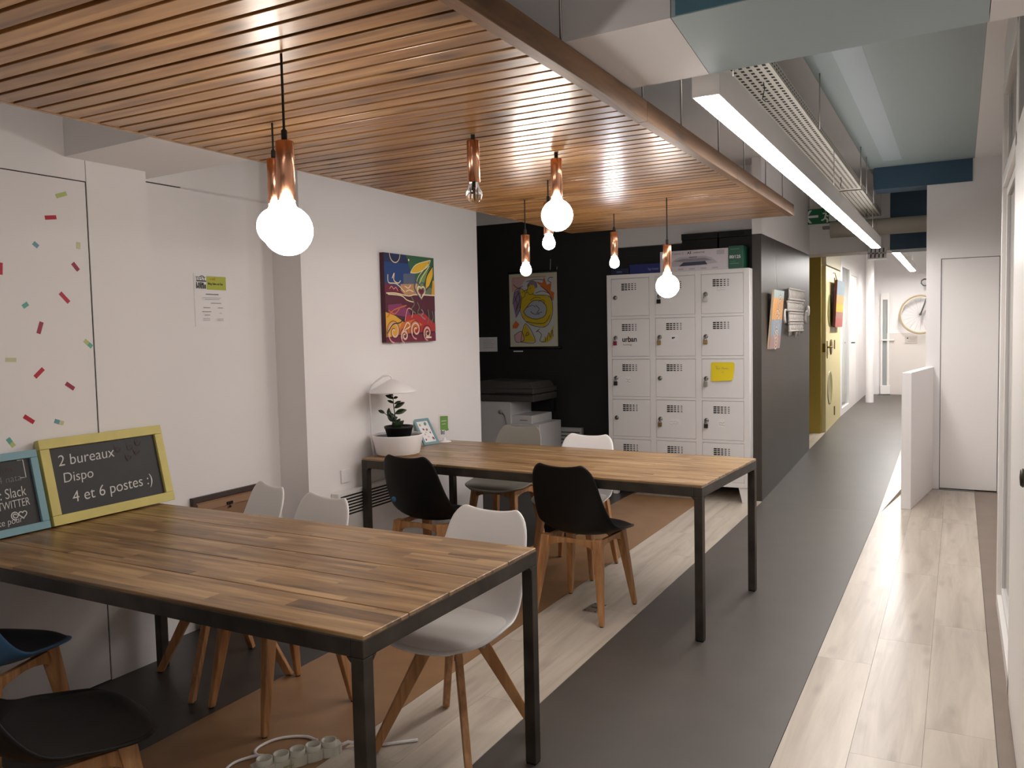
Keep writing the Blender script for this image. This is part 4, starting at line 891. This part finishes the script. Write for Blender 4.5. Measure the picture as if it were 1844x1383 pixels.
sh = Sheet((-.062, -.1005, 0), (1, 0, 0), (0, 0, 1), .0002); LGN = flat('pouch_light_green', 90, 150, 124); sh.line(LGN, [(.012, .165), (.09, .165)], .005, 0); sh.line(LGN, [(.012, .045), (.085, .045)], .006, 0); sh.line(LGN, [(.012, .062), (.06, .062)], .003, 0); sh.obj('carton_print', t)
t = thing('carton', 'blue toner carton left of the laminator carton', 'box', (-2.475, 7.27, 1.992)); BL = flat('toner_blue', 22, 34, 104, .4)
B().box(-.143, .143, -.08, .08, 0, .085).obj('carton_body', BL, t, .002); text('hp·mate', .03, flat('toner_pale', 120, 130, 170), t, (.03, -.081, .03), (R(90), 0, 0))
t = thing('carton', 'low navy toner carton at the left end of the locker top', 'box', (-2.71, 7.27, 1.992)); B().box(-.085, .085, -.08, .08, 0, .06).obj('carton_body', flat('toner_navy', 24, 30, 62, .4), t, .002); text('evo', .034, flat('toner_pale', 1, 1, 1), t, (-.03, -.081, .018), (R(90), 0, 0))
for i, (xa, lb) in enumerate(((-2.198, 'left black file box behind the laminator carton'), (-1.866, 'right black file box behind the green carton'))):
    t = thing('file_box', lb, 'box', (xa, 7.40, 1.9925), 0, 'black file boxes on the lockers')
    B().box(0, .318, 0, .17, 0, .29).obj('box_body', BLACKP, t, .003); B().box(-.004, .322, -.005, .175, .29, .345).obj('lid', BLACKP, t, .003); box(.10, .22, -.0062, -.004, .305, .33, 'handle_slot', GAP, t)
# ================================================================ BLACK WALL
t = thing('scroll_poster', 'cartoon drawing on a hanging scroll on the black wall', 'poster', (-3.82, 7.655, 1.72))
box(-.27, .27, -.006, -.003, -.375, .375, 'sheet', flat('cream_sheet', 206, 204, 178), t)
B().tube([(-.28, -.008, .38), (.28, -.008, .38)], .012, 10).tube([(-.28, -.008, -.385), (.31, -.008, -.385)], .013, 10).obj('batten', BLACKP, t)
sh = Sheet((-.27, -.0065, -.375), (1, 0, 0), (0, 0, 1), .00012)
P = {n: flat('toon_'+n, *c) for n, c in dict(paper=(200, 202, 200), yellow=(206, 180, 40), orange=(208, 112, 46), pink=(206, 164, 164), violet=(140, 122, 150), grey=(168, 174, 186), lineink=(60, 46, 58), gold=(214, 196, 110)).items()}
sh.rect(P['paper'], .03, .03, .51, .70)
sh.poly(P['pink'], [(.03, .70), (.20, .70), (.12, .60), (.03, .56)]); sh.poly(P['orange'], [(.30, .66), (.38, .64), (.40, .70), (.43, .62), (.48, .64), (.47, .56), (.51, .54), (.50, .46), (.44, .54), (.36, .61)])
sh.poly(P['violet'], [(.04, .44), (.06, .56), (.12, .60), (.17, .56), (.14, .48), (.12, .38), (.07, .30)]); sh.disc(P['violet'], .26, .62, .055, .035)
sh.poly(P['yellow'], [(.15, .56), (.20, .58), (.26, .60), (.27, .53), (.36, .52), (.46, .50), (.49, .40), (.47, .28), (.40, .20), (.25, .22), (.15, .30), (.12, .42)]); sh.poly(P['grey'], [(.16, .36), (.26, .46), (.36, .46), (.42, .40), (.40, .31), (.30, .28), (.20, .31)])
sh.poly(P['gold'], [(.12, .14), (.18, .24), (.24, .10), (.30, .06), (.12, .05)]); sh.poly(P['yellow'], [(.18, .24), (.29, .05), (.12, .05)]); sh.poly(P['pink'], [(.05, .12), (.13, .16), (.16, .07), (.07, .05)]); sh.poly(P['orange'], [(.03, .22), (.07, .27), (.11, .23), (.08, .19), (.03, .19)]); sh.poly(P['yellow'], [(.36, .05), (.44, .12), (.50, .22), (.48, .08), (.42, .04)])
for p in ([(.15, .56), (.20, .58), (.26, .60), (.27, .53), (.36, .52), (.46, .50), (.49, .40), (.47, .28), (.40, .20), (.25, .22), (.15, .30), (.12, .42), (.15, .56)], [(.16, .36), (.26, .46), (.36, .46), (.42, .40), (.40, .31), (.30, .28), (.20, .31), (.16, .36)], [(.04, .44), (.06, .56), (.12, .60), (.17, .56), (.14, .48), (.12, .38), (.07, .30)], [(.06, .46), (.10, .54), (.14, .55)], [(.08, .38), (.12, .48)], [(.22, .62), (.26, .655), (.31, .63)], [(.24, .57), (.26, .55), (.24, .53)], [(.30, .42), (.34, .38), (.31, .34), (.37, .35)], [(.24, .36), (.28, .33), (.34, .33)], [(.18, .26), (.28, .24), (.40, .24), (.46, .32)], [(.12, .05), (.18, .24), (.29, .05), (.12, .05)], [(.22, .13), (.18, .11), (.20, .15), (.22, .13)], [(.05, .12), (.13, .16), (.16, .07), (.07, .05), (.05, .12)], [(.32, .16), (.36, .12), (.34, .06), (.40, .05), (.40, .10)], [(.32, .16), (.30, .15), (.34, .18)], [(.42, .06), (.44, .14), (.46, .09), (.48, .17), (.49, .10)], [(.20, .66), (.30, .68), (.40, .67)], [(.44, .66), (.46, .69), (.50, .69)], [(.44, .66), (.48, .64)], [(.05, .64), (.10, .60), (.16, .62)], [(.30, .54), (.38, .56), (.46, .53)], [(.36, .61), (.44, .55), (.49, .46)]): sh.line(P['lineink'], p, .006)
sh.poly(P['yellow'], [(.205, .565), (.215, .60), (.235, .625), (.285, .625), (.30, .59), (.285, .545), (.25, .53), (.225, .535), (.222, .55), (.195, .555)]); sh.poly(P['violet'], [(.225, .625), (.235, .655), (.27, .665), (.31, .645), (.32, .60), (.30, .59), (.285, .625)])
sh.poly(P['yellow'], [(.125, .585), (.155, .59), (.175, .56), (.19, .545), (.178, .535), (.18, .515), (.155, .50), (.135, .52)])
for p in ([(.235, .625), (.215, .60), (.205, .565), (.195, .555), (.222, .55), (.225, .535), (.25, .53), (.285, .545)], [(.155, .59), (.175, .56), (.19, .545), (.178, .535), (.18, .515), (.155, .50)], [(.235, .59), (.25, .592)], [(.145, .555), (.158, .557)], [(.225, .625), (.235, .655), (.27, .665), (.31, .645), (.32, .60)], [(.24, .47), (.30, .50), (.36, .49)], [(.33, .45), (.36, .47), (.40, .46), (.39, .43)], [(.20, .40), (.26, .42), (.30, .40)], [(.06, .52), (.09, .44), (.07, .36)], [(.10, .57), (.12, .50), (.10, .42)]): sh.line(P['lineink'], p, .005)
sh.line(P['orange'], [(.04, .705), (.42, .705)], .006, 0); sh.obj('drawing', t)
B().tube([(.20, -.008, .385), (.205, -.004, .50)], .002, 5).tube([(.27, -.008, .38), (.275, -.004, .42)], .003, 5).obj('hanging_cord', WHITEP, t)
t = thing('paper_notice', 'white printed sheet on the black wall above the printer', 'notice', (-4.35, 7.658, 1.375)); box(-.12, .10, -.002, 0, -.075, .075, 'sheet', PAPER, t)
sh = Sheet((-.12, -.0025, -.075), (1, 0, 0), (0, 0, 1))
for k in range(5): sh.line(LG, [(.05, .12-k*.02), (.18-.02*(k % 2), .12-k*.02)], .004, 0)
sh.obj('print', t)
t = thing('label_strip', 'tiny white caption strip under the scroll poster', 'caption', (-4.00, 7.658, 1.30)); box(-.06, .05, -.002, 0, -.006, .006, 'strip', PAPER, t)
t = thing('printer', 'floor standing office copier with dark scanner head and white body', 'printer', (-3.85, 7.08, 0))
PW = mat('copier_white', (.62, .60, .60, 1), .4); PG = mat('copier_grey_side', (.38, .41, .40, 1), .45); PD = mat('copier_dark', (.06, .055, .05, 1), .42)
B().use(PW).box(-.40, .05, 0, .50, .03, .83).use(PG).box(-.404, -.40, .02, .48, .05, .82).obj('body', None, t, .006)
B().box(.05, .36, .0, .48, .03, .62).obj('paper_drawers', PW, t, .006); B().box(.05, .27, .02, .46, .62, .70).obj('output_tray', PW, t, .006)
B().box(-.40, .31, -.02, .50, .835, .90).box(-.40, .31, -.02, .50, .906, .955).hexa([(-.38, 0, .955), (.30, 0, .955), (.30, .48, .955), (-.38, .48, .955)], [(-.30, .05, 1.03), (.26, .02, 1.02), (.26, .46, 1.02), (-.30, .44, 1.03)]).obj('scanner_head', PD, t, .008)
B().box(-.10, .29, -.0225, -.02, .915, .922).box(-.16, .30, -.0225, -.02, .89, .895).obj('scanner_slot', GAP, t)
B().box(.05, .30, .44, .48, .70, .83).obj('cavity_back', BLACKP, t); B().box(.052, .358, -.002, 0, .30, .305).box(.15, .23, -.002, 0, .655, .66).obj('drawer_gap', GAP, t)
B().tube([(-.04, -.004, .72), (.0, -.03, .70), (.02, -.035, .62), (.005, -.02, .52)], .006, 6).obj('cable', mat('grey_cable', (.2, .2, .2, 1), .5), t)
B().lathe([(0, -.006), (.012, -.006), (.014, 0)], (.2, 0, .57), 12, 'Y').lathe([(0, -.01), (.02, -.008), (.024, 0)], (-.06, 0, .73), 12, 'Y').obj('button', GR, t)
# ================================================================ FLOOR ITEMS
t = thing('waste_bin', 'black box-shaped bin on the floor behind the far table', 'bin', (-2.60, 5.58, 0), R(-30))
B().hexa([(-.11, -.11, 0), (.11, -.11, 0), (.11, .11, 0), (-.11, .11, 0)], [(-.14, -.14, .40), (.14, -.14, .40), (.14, .14, .40), (-.14, .14, .40)]).obj('bin_body', BLACKP, t, .006)
B().box(-.146, .146, -.146, .146, .395, .41).obj('rim', BLACKP, t, .004)
t = thing('floor_box', 'metal floor socket plate under the front black chair', 'floor socket', (-1.722, 4.125, 0), R(-4))
B().box(-.042, .042, -.072, .072, 0, .004).obj('cover_plate', CHROME, t, .001)
sc = B()
for a in (-.03, .03):
    for c in (-.06, .06): sc.lathe([(0, .0052), (.005, .0052), (.006, .004)], (a, c, 0), 10)
sc.obj('screws', DARKMETAL, t); B().box(-.025, .025, -.004, .004, .004, .0048).obj('flap_seam', GAP, t)
t = thing('power_strip', 'white five-socket power strip on the brown floor under the near table', 'power strip', (-2.045, 2.165, 0), R(60))
GP = mat('milky_plastic', (.56, .55, .47, 1), .35)
b = B(); n = 60; L = .30; pts = []
prof = []
for k in range(5):
    for a in range(0, 9): prof.append((-.115+k*.0575+.0289*-math.cos(math.pi*a/8), .022+.010*math.sin(math.pi*a/8)))
prof = [(-.16, .016), (-.148, .022)]+prof+[(.148, .024), (.158, .018)]
out = [(x, y, 0) for x, y in prof]+[(x, -y, 0) for x, y in prof[::-1]]
b.prism(out, (0, 0, .034)); b.obj('strip_body', GP, t, .002)
for k in range(5):
    B().lathe([(.0, .037), (.023, .037), (.024, .052), (.028, .052), (.0285, .034)], (-.115+k*.0575, 0, 0), 24).obj('socket', GP, t)
text('legrand', .012, flat('strip_lime', 150, 160, 80), t, (-.06, -.0335, .012), (R(90), 0, 0))
B().tube([(.155, 0, .018), (.19, .005, .02), (.23, -.01, .008), (.30, -.06, .006), (.42, -.10, .006)], .006, 8).obj('plug_cable', WHITEP, t)
t = thing('white_cable', 'white power cable looping on the brown floor around the strip', 'cable', (0, 0, 0))
def catmull(P, m=6):
    P = [Vector(p) for p in P]; o = []
    for i in range(len(P)-1):
        a, b_, c, d = P[max(i-1, 0)], P[i], P[i+1], P[min(i+2, len(P)-1)]
        for j in range(m):
            s = j/m; o.append(.5*((2*b_)+(c-a)*s+(2*a-5*b_+4*c-d)*s*s+(3*b_-a-3*c+d)*s**3))
    return o+[P[-1]]
l1 = catmull([(-2.068, 2.294, .02), (-2.097, 2.314, .006), (-2.136, 2.319, .006), (-2.178, 2.303, .006), (-2.214, 2.274, .006), (-2.236, 2.240, .006), (-2.245, 2.194, .006), (-2.236, 2.154, .006), (-2.208, 2.135, .006), (-2.170, 2.136, .006), (-2.150, 2.138, .013), (-2.193, 2.124, .013), (-2.227, 2.098, .006), (-2.240, 2.063, .006), (-2.237, 2.027, .006), (-2.216, 1.991, .006), (-2.16, 1.93, .006), (-2.1, 1.8, .006)])
B().tube(l1, .0055, 8).obj('cable_loop', WHITEP, t)
